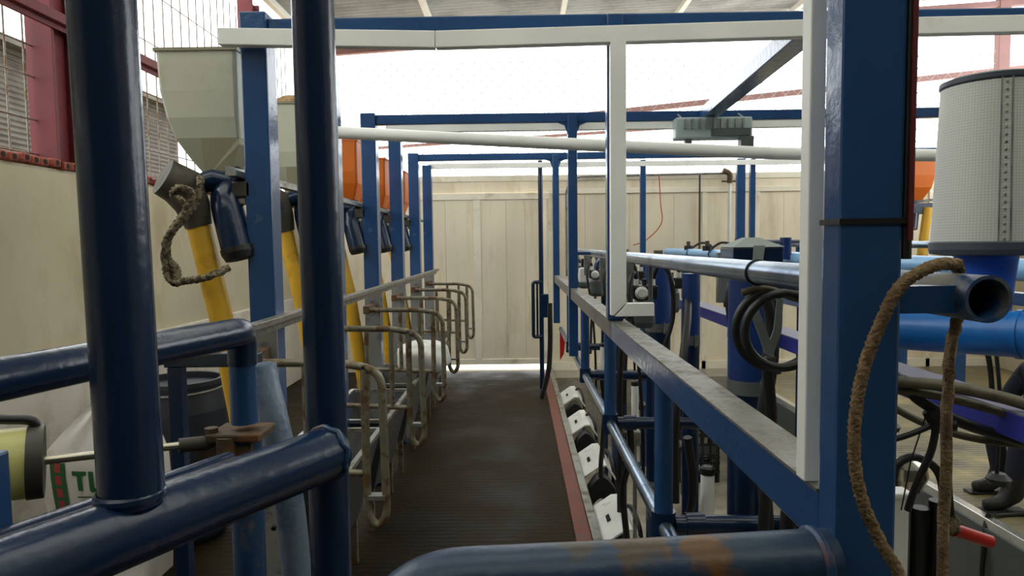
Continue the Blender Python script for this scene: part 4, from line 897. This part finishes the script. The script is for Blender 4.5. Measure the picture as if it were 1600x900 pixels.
# ================================================================== PERSON (crouching on the far platform, mostly past the picture edge)
def skin(name, joints, edges, radii, m_, parent, sub=2, root=0):
    off = ROOT[parent.name]
    me = bpy.data.meshes.new(name); me.from_pydata([tuple(Vector(p) - off) for p in joints], edges, []); me.update()
    o = bpy.data.objects.new(name, me); COL.objects.link(o)
    md = o.modifiers.new('skin', 'SKIN'); md.use_smooth_shade = True
    sv = me.skin_vertices[0].data
    for i, r_ in enumerate(radii): sv[i].radius = (r_, r_) if not isinstance(r_, tuple) else r_
    sv[root].use_root = True
    sb = o.modifiers.new('sub', 'SUBSURF'); sb.levels = sub; sb.render_levels = sub
    dg = bpy.context.evaluated_depsgraph_get(); nm = bpy.data.meshes.new_from_object(o.evaluated_get(dg)); o.modifiers.clear(); o.data = nm
    nm.name = name; nm.materials.clear(); nm.materials.append(MT[m_]); nm.polygons.foreach_set('use_smooth', [True] * len(nm.polygons))
    o.parent = parent; return o
px, py_ = 3.335, 4.03
pr = thing('person', (px, py_, 0), 'person in dark navy work clothes and black boots crouching on the far platform', 'person')
J = [(px, py_, .34), (px - .03, py_, .55), (px - .10, py_, .76), (px - .14, py_, .86),                       # pelvis..neck
     (px - .02, py_ - .11, .33), (px - .40, py_ - .14, .44), (px - .44, py_ - .14, .13), (px - .44, py_ - .14, .09),      # near leg
     (px - .02, py_ + .11, .33), (px - .36, py_ + .16, .46), (px - .30, py_ + .16, .13), (px - .30, py_ + .16, .09),
     (px - .12, py_ - .19, .77), (px - .22, py_ - .26, .55), (px - .42, py_ - .22, .52),
     (px - .12, py_ + .19, .77), (px - .22, py_ + .26, .55), (px - .40, py_ + .22, .52)]
Eg = [(0, 1), (1, 2), (2, 3), (0, 4), (4, 5), (5, 6), (6, 7), (0, 8), (8, 9), (9, 10), (10, 11), (2, 12), (12, 13), (13, 14), (2, 15), (15, 16), (16, 17)]
Rd = [.14, .145, .14, .06, .10, .068, .05, .048, .10, .068, .05, .048, .07, .05, .035, .07, .05, .035]
skin('clothed_body', J, Eg, Rd, 'cloth', pr)
for sy, fx_ in ((-.14, px - .44), (.16, px - .30)):
    skin('boot', [(fx_ + .01, py_ + sy, .24), (fx_ + .01, py_ + sy, .10), (fx_ + .03, py_ + sy, .045), (fx_ - .08, py_ + sy, .045), (fx_ - .17, py_ + sy, .040)], [(0, 1), (1, 2), (1, 3), (3, 4)], [.058, .052, .042, .045, .036], 'boot', pr, root=1)
    MB().box((fx_ - .205, py_ + sy - .042, 0), (fx_ + .07, py_ + sy + .042, .016)).build('boot_sole', 'boot', pr, bevel=.01)
hd = Vector((px - .19, py_, 1.0))
ico = bmesh.new(); bmesh.ops.create_uvsphere(ico, u_segments=24, v_segments=16, radius=1)
m = MB(); vv = []
for v in ico.verts:
    x, y, z = v.co; s_ = 1 - .22 * max(0, -z) ** 1.5
    nose = -.022 * math.exp(-((y / .16) ** 2 + ((z + .12) / .2) ** 2)) if x < -.5 else 0
    eye = .010 * math.exp(-(((abs(y) - .38) / .16) ** 2 + ((z - .02) / .12) ** 2)) if x < -.4 else 0
    mouth = .006 * math.exp(-((y / .3) ** 2 + ((z + .5) / .05) ** 2)) if x < -.3 else 0
    vv.append(hd + Vector((x * .098 * s_ + nose + eye + mouth, y * .077 * s_, z * .118)))
m.add(vv, [[v.index for v in f.verts] for f in ico.faces], True); ico.free(); head = m.build('head', 'skin', pr)
for sg in (-1, 1):
    MB().lathe([(0, -.006), (.022, -.004), (.026, .004), (.012, .008), (0, .006)], hd + Vector((.01, sg * .078, -.01)), 12, (0, sg, .1)).build('ear', 'skin', head)
    MB().lathe([(0, .006), (.008, .003), (.010, 0)], hd + Vector((-.088, sg * .03, .003)), 10, (-1, 0, 0)).build('eye', 'hole', head)
pillow((hd.x + .018, hd.y, hd.z + .045), .095, .086, .09, 12, .9, .03, 6).build('hair', 'hair', pr)
MB().cyl((px - .14, py_, .86), (px - .175, py_, .93), .05, 14).build('neck', 'skin', pr)
for sg, hx in ((-1, px - .42), (1, px - .40)):
    by = py_ + sg * .22; w0 = Vector((hx, by, .52))
    J2 = [w0, w0 + Vector((-.05, 0, -.01)), w0 + Vector((-.08, 0, -.015))]; E2 = [(0, 1), (1, 2)]; R2 = [.026, (.034, .018), (.034, .016)]
    for q in range(4):
        yo = (q - 1.5) * .018; L = (.052, .064, .068, .058)[q]; k0 = len(J2)
        J2 += [w0 + Vector((-.09, yo, -.018)), w0 + Vector((-.09 - L * .55, yo, -.028)), w0 + Vector((-.09 - L * .8, yo, -.052))]
        E2 += [(2, k0), (k0, k0 + 1), (k0 + 1, k0 + 2)]; R2 += [.0095, .0085, .0075]
    k0 = len(J2); J2 += [w0 + Vector((-.06, -sg * .035, -.02)), w0 + Vector((-.09, -sg * .048, -.035))]; E2 += [(1, k0), (k0, k0 + 1)]; R2 += [.011, .009]
    skin('hand', J2, E2, R2, 'skin', pr, root=0)
